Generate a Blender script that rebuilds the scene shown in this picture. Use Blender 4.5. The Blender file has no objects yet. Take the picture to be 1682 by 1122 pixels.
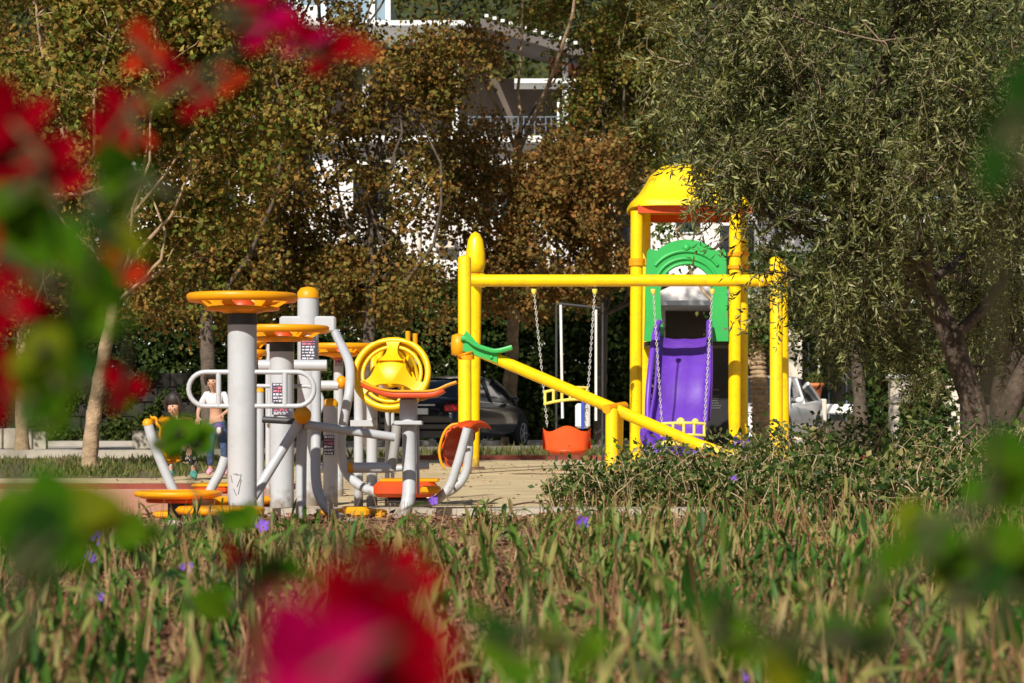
import bpy, math, random
import numpy as np
from mathutils import Vector, Matrix
random.seed(7); rng = np.random.default_rng(7)
rad = math.radians
SC = bpy.context.scene; COL = SC.collection
# ---------------------------------------------------------------- camera
F = 3971.0                       # focal length in photograph pixels (85 mm)
CAMZ, HZ, CX = 0.55, 693.0, 841.0
cam = bpy.data.cameras.new('camera'); camo = bpy.data.objects.new('camera', cam); COL.objects.link(camo)
camo.location = (0, 0, CAMZ); camo.rotation_euler = (rad(90), 0, 0)
cam.sensor_fit = 'HORIZONTAL'; cam.sensor_width = 36.0; cam.lens = 85.0
cam.shift_y = (HZ - 561) / 1682.0
cam.clip_start = 0.05; cam.clip_end = 2000
cam.dof.use_dof = True; cam.dof.focus_distance = 17.0; cam.dof.aperture_fstop = 7.2
SC.camera = camo
# ---------------------------------------------------------------- light
SUN_E, SUN_A = 37.0, 20.0        # elevation; azimuth to the left of straight behind the camera
world = bpy.data.worlds.new("World"); SC.world = world; world.use_nodes = True
nt = world.node_tree; bg = nt.nodes['Background']
sky = nt.nodes.new('ShaderNodeTexSky'); sky.sky_type = 'NISHITA'; sky.sun_disc = False
sky.sun_elevation = rad(SUN_E); sky.sun_rotation = rad(180 + SUN_A)
nt.links.new(sky.outputs[0], bg.inputs[0]); bg.inputs[1].default_value = 0.05
sl = bpy.data.lights.new('sun', 'SUN'); sl.energy = 5.0; sl.angle = rad(0.5); sl.color = (1, .94, .84)
so = bpy.data.objects.new('sun', sl); COL.objects.link(so)
sd = Vector((-math.sin(rad(SUN_A)) * math.cos(rad(SUN_E)), -math.cos(rad(SUN_A)) * math.cos(rad(SUN_E)), math.sin(rad(SUN_E))))
so.rotation_euler = sd.to_track_quat('Z', 'Y').to_euler(); so.location = (0, 0, 30)
SC.view_settings.view_transform = 'Standard'; SC.view_settings.look = 'None'
SC.view_settings.exposure = 0.25; SC.view_settings.gamma = 1.0
SC.cycles.max_bounces = 8; SC.cycles.transparent_max_bounces = 8
# ---------------------------------------------------------------- helpers
def P(x, y, d):                  # photograph pixel at a distance in metres -> world point
    return Vector(((x - CX) / F * d, d, CAMZ - (y - HZ) / F * d))
def X_(x, d): return (x - CX) / F * d
def Z_(y, d): return CAMZ - (y - HZ) / F * d
WL = {}
def tag(o, label=None, cat=None, group=None, kind=None):
    if label: o['label'] = label
    if cat: o['category'] = cat
    if group: o['group'] = group
    if kind: o['kind'] = kind
    return o
def thing(name, label, cat, loc=(0, 0, 0), group=None):
    o = bpy.data.objects.new(name, None); COL.objects.link(o); o.location = loc
    o.empty_display_size = .1
    WL[o.name] = Vector(loc); tag(o, label, cat, group); return o
def link(name, me, mat, parent=None, loc=None):
    o = bpy.data.objects.new(name, me); COL.objects.link(o)
    if mat:
        for m in (mat if isinstance(mat, (list, tuple)) else [mat]): me.materials.append(m)
    if parent is not None:
        o.parent = parent; WL[o.name] = WL[parent.name]
    else:
        o.location = loc or (0, 0, 0); WL[o.name] = Vector(loc or (0, 0, 0))
    return o
def np_mesh(name, V, Fc, n, smooth=False):
    """V (N,3) array, Fc (M,n) index array"""
    me = bpy.data.meshes.new(name)
    me.vertices.add(len(V)); me.vertices.foreach_set('co', np.asarray(V, dtype=np.float32).ravel())
    M = len(Fc); me.loops.add(M * n); me.loops.foreach_set('vertex_index', np.asarray(Fc, dtype=np.int32).ravel())
    me.polygons.add(M); me.polygons.foreach_set('loop_start', np.arange(0, M * n, n, dtype=np.int32))
    try: me.polygons.foreach_set('loop_total', np.full(M, n, dtype=np.int32))
    except Exception: pass
    if smooth: me.polygons.foreach_set('use_smooth', np.ones(M, dtype=bool))
    me.update(calc_edges=True); me.validate(); return me
class MB:
    def __init__(s): s.v = []; s.f = []; s.s = []
    def add(s, vs, fs, smooth=False):
        b = len(s.v); s.v += [Vector(v) for v in vs]
        for f in fs: s.f.append([b + i for i in f]); s.s.append(smooth)
        return s
    def box(s, c, size, rz=0.0, M=None, ch=0.0):
        hx, hy, hz = [k / 2 for k in size]; M = M or Matrix.Rotation(rz, 3, 'Z'); c = Vector(c)
        if ch <= 0:
            vs = [(x, y, z) for z in (-hz, hz) for (x, y) in ((-hx, -hy), (hx, -hy), (hx, hy), (-hx, hy))]
            fs = [(3, 2, 1, 0), (4, 5, 6, 7), (0, 1, 5, 4), (1, 2, 6, 5), (2, 3, 7, 6), (3, 0, 4, 7)]
        else:
            def ring(z, a):
                A, B = hx - a, hy - a
                return [(-A + ch, -B, z), (A - ch, -B, z), (A, -B + ch, z), (A, B - ch, z), (A - ch, B, z), (-A + ch, B, z), (-A, B - ch, z), (-A, -B + ch, z)]
            vs = ring(-hz, ch) + ring(-hz + ch, 0) + ring(hz - ch, 0) + ring(hz, ch); fs = [tuple(range(7, -1, -1)), tuple(range(24, 32))]
            for k in range(3):
                for i in range(8):
                    j = (i + 1) % 8; fs.append((k * 8 + i, k * 8 + j, k * 8 + 8 + j, k * 8 + 8 + i))
        return s.add([c + M @ Vector(v) for v in vs], fs)
    def tube(s, pts, r, n=12, caps=True, closed=False, flat=1.0):
        pts = [Vector(p) for p in pts]; N = len(pts)
        rs = r if isinstance(r, (list, tuple)) else [r] * N
        T = []
        for i in range(N):
            a = pts[(i - 1) % N] if (closed or i > 0) else pts[i]; b = pts[(i + 1) % N] if (closed or i < N - 1) else pts[i]
            t = (b - a); T.append(t.normalized() if t.length > 1e-9 else Vector((0, 0, 1)))
        u = T[0].cross(Vector((0, 0, 1)));
        if u.length < .05: u = T[0].cross(Vector((0, 1, 0)))
        u.normalize(); vs = []
        for i in range(N):
            u = u - T[i] * u.dot(T[i]); u.normalize(); w = T[i].cross(u)
            for k in range(n):
                a = 2 * math.pi * k / n; vs.append(pts[i] + (u * math.cos(a) + w * math.sin(a) * flat) * rs[i])
        fs = []; L = N if closed else N - 1
        for i in range(L):
            j = (i + 1) % N
            for k in range(n):
                m = (k + 1) % n; fs.append((i * n + k, j * n + k, j * n + m, i * n + m))
        s.add(vs, fs, True)
        if caps and not closed: s.add([vs[k] for k in range(n)], [tuple(range(n))]); s.add([vs[(N - 1) * n + k] for k in range(n)], [tuple(range(n - 1, -1, -1))])
        return s
    def lathe(s, prof, c, n=24, M=None, smooth=True):
        ring = abs(prof[0][0] - prof[-1][0]) < 1e-6 and abs(prof[0][1] - prof[-1][1]) < 1e-6
        c = Vector(c); M = M or Matrix.Identity(3); vs = []; fs = []
        for (r, z) in prof:
            for k in range(n):
                a = 2 * math.pi * k / n; vs.append(c + M @ Vector((r * math.cos(a), r * math.sin(a), z)))
        for i in range(len(prof) - 1):
            for k in range(n):
                m = (k + 1) % n; fs.append((i * n + k, i * n + m, i * n + n + m, i * n + n + k))
        s.add(vs, fs, smooth)
        if prof[0][0] > 1e-6 and not ring: s.add(vs[:n], [tuple(range(n - 1, -1, -1))])
        if prof[-1][0] > 1e-6 and not ring: s.add(vs[-n:], [tuple(range(n))])
        return s
    def sphere(s, c, r, n=16, sc=(1, 1, 1), M=None, top=1.0):
        prof = []
        m = n // 2
        c = Vector(c); M = M or Matrix.Identity(3); vs = []; fs = []
        for i in range(m + 1):
            t = -math.pi / 2 + math.pi * i / m
            for k in range(n):
                a = 2 * math.pi * k / n
                vs.append(c + M @ Vector((r * sc[0] * math.cos(t) * math.cos(a), r * sc[1] * math.cos(t) * math.sin(a), r * sc[2] * math.sin(t))))
        for i in range(m):
            for k in range(n):
                q = (k + 1) % n; fs.append((i * n + k, i * n + q, i * n + n + q, i * n + n + k))
        return s.add(vs, fs, True)
    def prism(s, poly, y0, y1, M=None, c=(0, 0, 0), smooth=False):   # poly in x,z ; extruded along y
        M = M or Matrix.Identity(3); c = Vector(c); n = len(poly)
        vs = [c + M @ Vector((p[0], y0, p[1])) for p in poly] + [c + M @ Vector((p[0], y1, p[1])) for p in poly]
        s.add(vs, [tuple(range(n)), tuple(range(2 * n - 1, n - 1, -1))])
        return s.add(vs, [(i, i + n, (i + 1) % n + n, (i + 1) % n) for i in range(n)], smooth)
    def strip(s, A, B, smooth=True):         # ruled surface between two polylines
        n = len(A); return s.add(list(A) + list(B), [(i, i + 1, n + i + 1, n + i) for i in range(n - 1)], smooth)
    def build(s, name, mat, parent=None, loc=None, bevel=0):
        off = WL[parent.name] if parent is not None else Vector(loc or (0, 0, 0))
        me = bpy.data.meshes.new(name); me.from_pydata([tuple(v - off) for v in s.v], [], s.f)
        me.polygons.foreach_set('use_smooth', s.s); me.validate(); me.update()
        o = link(name, me, mat, parent, loc)
        if bevel:
            b = o.modifiers.new('b', 'BEVEL'); b.width = bevel; b.segments = 2; b.limit_method = 'ANGLE'
        return o
def catmull(pts, k=6):
    pts = [Vector(p) for p in pts]; out = []
    for i in range(len(pts) - 1):
        p0 = pts[max(i - 1, 0)]; p1 = pts[i]; p2 = pts[i + 1]; p3 = pts[min(i + 2, len(pts) - 1)]
        for j in range(k):
            t = j / k
            out.append(.5 * ((2 * p1) + (p2 - p0) * t + (2 * p0 - 5 * p1 + 4 * p2 - p3) * t * t + (3 * p1 - p0 - 3 * p2 + p3) * t ** 3))
    out.append(pts[-1]); return out
def dup(root, loc, label=None):
    r = root.copy(); COL.objects.link(r); r.location = loc
    if label: r['label'] = label
    def rec(src, dst):
        for ch in src.children:
            c = ch.copy(); COL.objects.link(c); c.parent = dst; rec(ch, c)
    rec(root, r); return r
# ---------------------------------------------------------------- materials
def mat(name, col, rough=.5, var=.12, vscale=6, bump=0.0, bscale=60, spec=.5, metal=0, dirt=None, dscale=3, trans=0, coat=0, grime=None):
    m = bpy.data.materials.new(name); m.use_nodes = True; t = m.node_tree; b = t.nodes['Principled BSDF']
    tc = t.nodes.new('ShaderNodeTexCoord'); nz = t.nodes.new('ShaderNodeTexNoise'); nz.inputs['Scale'].default_value = vscale; nz.inputs['Detail'].default_value = 6
    t.links.new(tc.outputs['Object'], nz.inputs['Vector'])
    hs = t.nodes.new('ShaderNodeHueSaturation'); hs.inputs['Color'].default_value = (*col, 1)
    mr = t.nodes.new('ShaderNodeMapRange'); mr.inputs[1].default_value = .3; mr.inputs[2].default_value = .7; mr.inputs[3].default_value = 1 - var; mr.inputs[4].default_value = 1 + var
    t.links.new(nz.outputs['Fac'], mr.inputs[0]); t.links.new(mr.outputs[0], hs.inputs['Value']); out = hs.outputs['Color']
    if dirt:
        n2 = t.nodes.new('ShaderNodeTexNoise'); n2.inputs['Scale'].default_value = dscale; n2.inputs['Detail'].default_value = 9; n2.inputs['Roughness'].default_value = .7
        t.links.new(tc.outputs['Object'], n2.inputs['Vector'])
        r2 = t.nodes.new('ShaderNodeMapRange'); r2.inputs[1].default_value = .5; r2.inputs[2].default_value = .72; t.links.new(n2.outputs['Fac'], r2.inputs[0])
        mx = t.nodes.new('ShaderNodeMixRGB'); mx.inputs[2].default_value = (*dirt, 1); t.links.new(out, mx.inputs[1]); t.links.new(r2.outputs[0], mx.inputs[0]); out = mx.outputs[0]
    if grime:     # splashed earth and rust around the foot of a post
        sx = t.nodes.new('ShaderNodeSeparateXYZ'); t.links.new(tc.outputs['Object'], sx.inputs[0]); g1 = t.nodes.new('ShaderNodeMapRange')
        g1.inputs[1].default_value = .22; g1.inputs[2].default_value = .0; g1.inputs[3].default_value = 0; g1.inputs[4].default_value = .55; t.links.new(sx.outputs[2], g1.inputs[0])
        n4 = t.nodes.new('ShaderNodeTexNoise'); n4.inputs['Scale'].default_value = 22; n4.inputs['Detail'].default_value = 8; t.links.new(tc.outputs['Object'], n4.inputs['Vector'])
        a1 = t.nodes.new('ShaderNodeMath'); a1.operation = 'ADD'; t.links.new(g1.outputs[0], a1.inputs[0]); t.links.new(n4.outputs['Fac'], a1.inputs[1])
        g2 = t.nodes.new('ShaderNodeMapRange'); g2.inputs[1].default_value = .66; g2.inputs[2].default_value = .95; g2.inputs[4].default_value = .8; t.links.new(a1.outputs[0], g2.inputs[0])
        m4 = t.nodes.new('ShaderNodeMixRGB'); m4.inputs[2].default_value = (*grime, 1); t.links.new(out, m4.inputs[1]); t.links.new(g2.outputs[0], m4.inputs[0]); out = m4.outputs[0]
    t.links.new(out, b.inputs['Base Color']); b.inputs['Roughness'].default_value = rough; b.inputs['Metallic'].default_value = metal
    b.inputs['Specular IOR Level'].default_value = spec; b.inputs['Coat Weight'].default_value = coat
    if bump:
        n3 = t.nodes.new('ShaderNodeTexNoise'); n3.inputs['Scale'].default_value = bscale; n3.inputs['Detail'].default_value = 5; t.links.new(tc.outputs['Object'], n3.inputs['Vector'])
        bp = t.nodes.new('ShaderNodeBump'); bp.inputs['Strength'].default_value = bump; bp.inputs['Distance'].default_value = .02
        t.links.new(n3.outputs['Fac'], bp.inputs['Height']); t.links.new(bp.outputs[0], b.inputs['Normal'])
    if trans:
        tr = t.nodes.new('ShaderNodeBsdfTranslucent'); t.links.new(out, tr.inputs['Color']); ms = t.nodes.new('ShaderNodeMixShader'); ms.inputs[0].default_value = trans
        t.links.new(b.outputs[0], ms.inputs[1]); t.links.new(tr.outputs[0], ms.inputs[2]); t.links.new(ms.outputs[0], t.nodes['Material Output'].inputs[0])
    return m
def leafmat(name, cols, trans=.3, rough=.6, spec=.12, cscale=.6, cw=.5, tsat=1.0):
    """random colour per leaf (mesh island), pushed by a large soft noise so that clumps differ"""
    m = bpy.data.materials.new(name); m.use_nodes = True; t = m.node_tree; b = t.nodes['Principled BSDF']
    g = t.nodes.new('ShaderNodeNewGeometry'); tc = t.nodes.new('ShaderNodeTexCoord'); nz = t.nodes.new('ShaderNodeTexNoise')
    nz.inputs['Scale'].default_value = cscale; nz.inputs['Detail'].default_value = 3; t.links.new(tc.outputs['Object'], nz.inputs['Vector'])
    mr = t.nodes.new('ShaderNodeMapRange'); mr.inputs[1].default_value = .3; mr.inputs[2].default_value = .7; t.links.new(nz.outputs['Fac'], mr.inputs[0])
    mx = t.nodes.new('ShaderNodeMix'); mx.data_type = 'FLOAT'; mx.inputs[0].default_value = cw
    t.links.new(g.outputs['Random Per Island'], mx.inputs[2]); t.links.new(mr.outputs[0], mx.inputs[3])
    cr = t.nodes.new('ShaderNodeValToRGB'); e = cr.color_ramp.elements; cr.color_ramp.interpolation = 'LINEAR'
    while len(e) < len(cols): e.new(.5)
    lo, hi = .5 - .5 * (1 - cw * .35), .5 + .5 * (1 - cw * .35)
    for i, c in enumerate(cols): e[i].position = lo + (hi - lo) * i / (len(cols) - 1); e[i].color = (*c, 1)
    t.links.new(mx.outputs[0], cr.inputs[0]); t.links.new(cr.outputs[0], b.inputs['Base Color'])
    b.inputs['Roughness'].default_value = rough; b.inputs['Specular IOR Level'].default_value = spec
    tr = t.nodes.new('ShaderNodeBsdfTranslucent'); hs = t.nodes.new('ShaderNodeHueSaturation'); hs.inputs['Value'].default_value = 1.6; hs.inputs['Saturation'].default_value = tsat
    t.links.new(cr.outputs[0], hs.inputs['Color']); t.links.new(hs.outputs[0], tr.inputs['Color'])
    ms = t.nodes.new('ShaderNodeMixShader'); ms.inputs[0].default_value = trans
    t.links.new(b.outputs[0], ms.inputs[1]); t.links.new(tr.outputs[0], ms.inputs[2]); t.links.new(ms.outputs[0], t.nodes['Material Output'].inputs[0])
    return m
M = {}
M['soil'] = mat('soil', (.20, .11, .06), .95, .5, 7, .6, 30, dirt=(.36, .22, .12), dscale=2.5)
M['earth'] = mat('earth', (.13, .10, .06), .95, .35, 2, .4, 20)
M['sand'] = mat('sand', (.54, .42, .24), .95, .2, 2.2, .5, 60, dirt=(.38, .28, .15), dscale=.9)
M['rubber'] = mat('rubber', (.58, .26, .16), .9, .12, 8, .4, 120, dirt=(.58, .36, .24), dscale=1.5)
M['kerb_red'] = mat('kerb_red', (.22, .05, .03), .8, .2, 5, .3)
M['conc'] = mat('conc', (.38, .34, .28), .9, .15, 6, .4, 50, dirt=(.2, .17, .13))
M['asphalt'] = mat('asphalt', (.16, .15, .14), .9, .15, 2, .3, 90)
M['pave'] = mat('pave', (.36, .33, .29), .9, .15, 2, .3, 40)
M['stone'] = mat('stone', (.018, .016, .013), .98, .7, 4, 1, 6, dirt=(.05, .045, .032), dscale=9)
M['yel'] = mat('yellow_paint', (.93, .60, .0), .34, .07, 4, .03, 40, dirt=(.74, .42, .01), dscale=9, grime=(.30, .20, .10))
M['yel2'] = mat('yellow_plastic', (.95, .44, .004), .42, .05, 6, .03, 60, trans=.3)
M['yel3'] = mat('yellow_roof', (.92, .62, .0), .5, .08, 3, .08, 20, dirt=(.70, .45, .02), dscale=6, trans=.12)
M['red'] = mat('orange_red_plastic', (.62, .07, .008), .45, .12, 8, .05, 60, trans=.12)
M['seat_red'] = mat('swing_seat_orange', (.85, .10, .02), .35, .08, 8, trans=.08)
M['grey'] = mat('grey_paint', (.47, .485, .51), .38, .03, 3, .015, 30, dirt=(.41, .42, .43), dscale=5, grime=(.20, .15, .10))
M['dk'] = mat('dark_metal', (.035, .036, .04), .5, .2, 8)
M['rustdk'] = mat('rusty_metal', (.10, .05, .03), .8, .3, 20)
M['grn'] = mat('green_plastic', (.035, .42, .09), .4, .08, 5, .05, 40, trans=.08)
M['pur'] = mat('purple_plastic', (.125, .038, .42), .36, .12, 5, .04, 30, dirt=(.165, .07, .45), dscale=4, trans=.08)
M['pur2'] = mat('purple_dark_plastic', (.14, .045, .47), .4, .05, 3, trans=.08)
M['pyel'] = mat('pale_yellow_plastic', (.80, .66, .12), .5, .06, 6)
M['chain'] = mat('chain_steel', (.62, .62, .60), .35, .1, 20, metal=.4)
M['white'] = mat('white_render', (.80, .76, .74), .85, .06, 1.5, .15, 20, dirt=(.62, .58, .55), dscale=.8)
M['whitep'] = mat('white_paint', (.78, .78, .76), .5, .05, 3)
M['cream'] = mat('cream_render', (.66, .58, .48), .85, .08, 2, .2)
M['glass'] = mat('dark_glass', (.02, .025, .03), .08, .1, 2, spec=.8)
M['blueg'] = mat('blue_grey_glass', (.22, .30, .36), .15, .15, 2, spec=.7)
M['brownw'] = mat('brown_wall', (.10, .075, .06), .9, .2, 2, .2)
M['tile'] = mat('roof_tile', (.35, .09, .05), .8, .2, 5, .4)
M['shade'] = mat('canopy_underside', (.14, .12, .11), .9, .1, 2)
M['bark'] = mat('pale_bark', (.36, .25, .15), .95, .35, 9, .9, 25, dirt=(.16, .11, .06), dscale=7)
M['barkd'] = mat('dark_bark', (.10, .075, .055), .95, .35, 9, .9, 30)
M['barko'] = mat('olive_bark', (.065, .045, .032), .95, .45, 9, 1, 25, dirt=(.14, .10, .07), dscale=8)
M['twig'] = mat('dry_twig', (.46, .34, .20), .9, .3, 9)
M['stem'] = mat('reddish_stem', (.30, .14, .09), .9, .5, 12)
M['boug_stem'] = mat('bougainvillea_stem', (.05, .05, .015), .9, .3, 12)
M['olive_twig'] = mat('olive_twig', (.24, .17, .11), .9, .35, 9)
M['terra'] = mat('terracotta', (.58, .17, .06), .8, .1, 5, .1)
M['sticker'] = mat('sticker_navy', (.05, .05, .10), .4, .2, 40)
M['stk_w'] = mat('sticker_white', (.62, .62, .66), .5, .3, 60)
M['stk_r'] = mat('sticker_red', (.55, .16, .22), .5, .3, 60)
M['carblk'] = mat('black_car_paint', (.014, .016, .022), .2, .1, 2, coat=.6)
M['carwht'] = mat('silver_white_car_paint', (.80, .81, .83), .25, .03, 2, coat=.6)
M['tyre'] = mat('tyre', (.02, .02, .02), .9, .2)
M['rim'] = mat('rim', (.5, .5, .52), .35, .1, metal=.7)
M['tail'] = mat('tail_light', (.45, .01, .01), .2, .1)
M['skin'] = mat('skin', (.55, .30, .20), .55, .06, 8)
M['jeans'] = mat('jeans', (.04, .07, .15), .9, .45, 14, .9, 20, dirt=(.09, .13, .22), dscale=6)
M['wtop'] = mat('white_top', (.62, .60, .63), .9, .18, 14, .8, 18)
M['maroon'] = mat('maroon_top', (.20, .03, .035), .85, .2)
M['hair'] = mat('dark_hair', (.02, .013, .01), .6, .3, 30)
M['teal'] = mat('teal_shoe', (.10, .42, .36), .6, .2, 20)
M['pink'] = mat('pink_shoe', (.72, .33, .42), .6, .25, 20)
m = mat('black_white_pattern', (.02, .02, .02), .9); t = m.node_tree; vo = t.nodes.new('ShaderNodeTexVoronoi'); vo.inputs['Scale'].default_value = 26
rp = t.nodes.new('ShaderNodeValToRGB'); rp.color_ramp.interpolation = 'CONSTANT'; rp.color_ramp.elements[0].color = (.75, .73, .7, 1); rp.color_ramp.elements[1].position = .42; rp.color_ramp.elements[1].color = (.02, .02, .02, 1)
t.links.new(t.nodes['Texture Coordinate'].outputs['Object'], vo.inputs['Vector']); t.links.new(vo.outputs['Distance'], rp.inputs[0]); t.links.new(rp.outputs[0], t.nodes['Principled BSDF'].inputs['Base Color'])
M['bw'] = m
M['purfl'] = mat('violet_petal', (.22, .08, .62), .6, .2, 30, trans=.3)
M['board'] = mat('black_board', (.012, .012, .014), .5, .2)
L = {}
L['plane'] = leafmat('plane_leaf', [(.03, .035, .008), (.13, .13, .025), (.26, .21, .05), (.10, .05, .02), (.32, .17, .04), (.52, .34, .09)], .4, cscale=1.4, cw=.25)
L['planeo'] = leafmat('orange_plane_leaf', [(.06, .05, .015), (.12, .12, .03), (.30, .14, .04), (.12, .07, .025), (.24, .19, .05), (.34, .18, .05), (.52, .22, .07)], .4, cscale=1.3, cw=.3)
L['planeg'] = leafmat('green_plane_leaf', [(.03, .045, .01), (.10, .14, .02), (.24, .25, .05), (.13, .08, .025), (.32, .20, .045), (.46, .40, .10)], .4, cscale=1.3, cw=.25)
L['olive'] = leafmat('olive_leaf', [(.010, .016, .004), (.03, .042, .009), (.08, .095, .020), (.30, .30, .12), (.05, .055, .012), (.18, .18, .035)], .12, .45, .3, cscale=2.4, cw=.35)
L['dark'] = leafmat('hedge_leaf', [(.012, .025, .008), (.03, .055, .012), (.07, .10, .02), (.05, .05, .02)], .25)
L['hill'] = leafmat('hill_leaf', [(.02, .035, .01), (.05, .06, .015), (.09, .09, .02), (.06, .05, .02)], .2, cscale=.15)
L['bed'] = leafmat('ruellia_leaf', [(.008, .030, .004), (.018, .065, .007), (.04, .12, .012), (.10, .20, .025), (.22, .26, .06), (.36, .27, .10), (.04, .07, .015)], .35, .5, .3, cscale=1.4, cw=.4)
L['litter'] = leafmat('dry_leaf', [(.20, .10, .06), (.09, .04, .025), (.46, .28, .16), (.05, .025, .018), (.24, .10, .07)], .1, .8, .1, cscale=2)
L['shrub'] = leafmat('shrub_leaf', [(.008, .022, .004), (.025, .06, .010), (.07, .12, .02), (.20, .20, .06), (.46, .36, .17)], .3, .5, .25, cscale=2.5, cw=.45)
L['grass'] = leafmat('grass_blade', [(.05, .09, .02), (.10, .13, .03), (.18, .17, .06), (.22, .17, .08)], .3, cscale=.6)
L['boug'] = leafmat('bougainvillea_leaf', [(.02, .085, .004), (.05, .14, .005), (.10, .19, .007), (.010, .04, .002)], .5, .8, .03, cscale=6, cw=.4)
L['bougy'] = leafmat('bougainvillea_pale_leaf', [(.10, .15, .006), (.15, .16, .006), (.07, .13, .005)], .4, .8, .03, cscale=6)
L['bougd'] = leafmat('bougainvillea_shaded_leaf', [(.006, .022, .003), (.012, .045, .004), (.004, .012, .002)], .15, .8, .05, cscale=6)  # darker copy of the leaf, shade put into its colour
L['straw'] = leafmat('dry_stalk', [(.26, .10, .06), (.12, .05, .03), (.52, .36, .18), (.34, .17, .09), (.20, .08, .05)], .1, .9, .05, cscale=2, cw=.3)
L['bougr'] = leafmat('bougainvillea_red_bract', [(.13, .0003, .004), (.20, .0005, .006), (.08, .0002, .002)], .12, .9, .0, cscale=6)
L['bougo'] = leafmat('bougainvillea_orange_bract', [(.24, .012, .004), (.28, .02, .006)], .15, .9, .0, cscale=6)
L['bougm'] = leafmat('bougainvillea_magenta_bract', [(.16, .0003, .016), (.34, .002, .06), (.10, .0003, .004)], .12, .9, .0, cscale=6)
# ---------------------------------------------------------------- leaf clouds
def unit(n):
    v = rng.normal(size=(n, 3)); return v / np.linalg.norm(v, axis=1, keepdims=True)
def leaves(C, Ln, Wd, D=None, N=None, fold=.18, jit=.3):
    """folded rhombic leaves: C bases, D directions, N blade normals -> V,F arrays"""
    n = len(C); D = unit(n) if D is None else D; N = unit(n) if N is None else N
    S = np.cross(D, N); S /= np.maximum(np.linalg.norm(S, axis=1, keepdims=True), 1e-6); N2 = np.cross(S, D)
    k = (1 + jit * rng.uniform(-1, 1, (n, 1)))
    l = Ln * k; w = Wd * k * .5
    b = C; t = C + D * l; m = C + D * l * .45 + N2 * w * fold * 2
    a = m + S * w; c = m - S * w; mid = C + D * l * .45 - N2 * w * fold
    V = np.stack([b, a, t, c, mid], 1).reshape(-1, 3); i = np.arange(n)[:, None] * 5
    Fc = np.concatenate([i + [[0, 1, 4]], i + [[1, 2, 4]], i + [[2, 3, 4]], i + [[3, 0, 4]]], 1).reshape(-1, 3)
    return V, Fc
def leaf_obj(name, V, Fc, mt, parent=None, loc=None):
    off = np.array(WL[parent.name]) if parent is not None else np.array(loc or (0, 0, 0), float)
    return link(name, np_mesh(name, V - off, Fc, 3), mt, parent, loc)
def nf(p, k=1.0, ph=0.0):
    x, y, z = p[:, 0] * k, p[:, 1] * k, p[:, 2] * k
    return (np.sin(x * 2.3 + 1.7 * np.sin(z * 1.9 + ph)) * np.sin(z * 2.7 + 1.3 * np.sin(x * 1.6 + y + ph)) + .5 * np.sin(y * 2.9 + x * 3.7 + ph) * np.sin(z * 5.1 - x * 4.3))
def clumps(lobes, per, sig):
    """lobes: (centre, radii, clump count). returns clump centres and leaf bases"""
    CC = []
    for (c, r, n) in lobes:
        n = int(n * 1.45); u = unit(n); q = rng.uniform(.2, 1, (n, 1)) ** (1 / 2.2); q = q * (1 + .38 * nf(u * 2.2 + np.array(c))[:, None]); p_ = np.array(c) + u * q * np.array(r); CC.append(p_[nf(p_, 1.15, 2.0) > -.32])
    CC = np.concatenate(CC); k = rng.integers(int(per * .5), int(per * 1.5), len(CC))
    B = np.repeat(CC, k, 0); B = B + rng.normal(size=B.shape) * sig
    return CC, B
def limb(mb, a, b, r0, r1, sag=.1, n=6, k=6):
    a = Vector(a); b = Vector(b); L_ = (b - a).length; pts = []
    o1 = Vector(rng.normal(size=3)) * L_ * sag
    for i in range(n + 1):
        t = i / n; pts.append(a.lerp(b, t) + o1 * math.sin(math.pi * t) + Vector(rng.normal(size=3)) * L_ * .012 * (0 < i < n))
    mb.tube(pts, [r0 + (r1 - r0) * i / n for i in range(n + 1)], k, caps=False)
    return pts
def tree(name, label, group, trunk, r0, lobes, lm, bm, per=60, sig=.2, ls=.10, lw=.085, ntw=60, limbs=10, tr=.014):
    """trunk: world points from the ground up; lobes of the crown; returns the Empty"""
    base = Vector(trunk[0]); root = thing(name, label, 'tree', base, group)
    pts = catmull(trunk, 5); n = len(pts); mb = MB()
    rs = [r0 * (1.25 if i == 0 else 1) * (1 - .5 * i / (n - 1)) * (1 + .08 * math.sin(i * 2.3)) for i in range(n)]
    mb.tube(pts, rs, 10, caps=False)
    CC, B = clumps(lobes, per, sig)
    ends = []
    for i in range(limbs):
        lb = lobes[i % len(lobes)]; tgt = Vector(lb[0]) + Vector(unit(1)[0] * np.array(lb[1]) * .45)
        st = pts[int(n * random.uniform(.55, .99))]
        ends += limb(mb, st, tgt, r0 * .27, r0 * .07, .14)[2:]
    E = np.array([tuple(e) for e in ends])
    for i in rng.choice(len(CC), min(ntw, len(CC)), replace=False):
        d = np.linalg.norm(E - CC[i], axis=1); j = int(np.argmin(d + rng.uniform(0, .6, len(d))))
        limb(mb, E[j], CC[i], tr * 1.3, tr * .35, .12, 5, 4)
    mb.build('trunk', bm, root)
    V, Fc = leaves(B, ls, lw); leaf_obj('crown', V, Fc, lm, root)
    return root
# ================================================================ SETTING
def sheet(name, poly, z, mt, th=.0):
    mb = MB(); n = len(poly)
    if th:
        mb.add([(x, y, z - th) for x, y in poly] + [(x, y, z) for x, y in poly], [tuple(range(n - 1, -1, -1)), tuple(range(n, 2 * n))] + [(i, (i + 1) % n, (i + 1) % n + n, i + n) for i in range(n)])
    else: mb.add([(x, y, z) for x, y in poly], [tuple(range(n))])
    return tag(mb.build(name, mt), kind='structure')
sheet('ground', [(-300, -60), (300, -60), (300, 400), (-300, 400)], 0, M['earth'])
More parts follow.
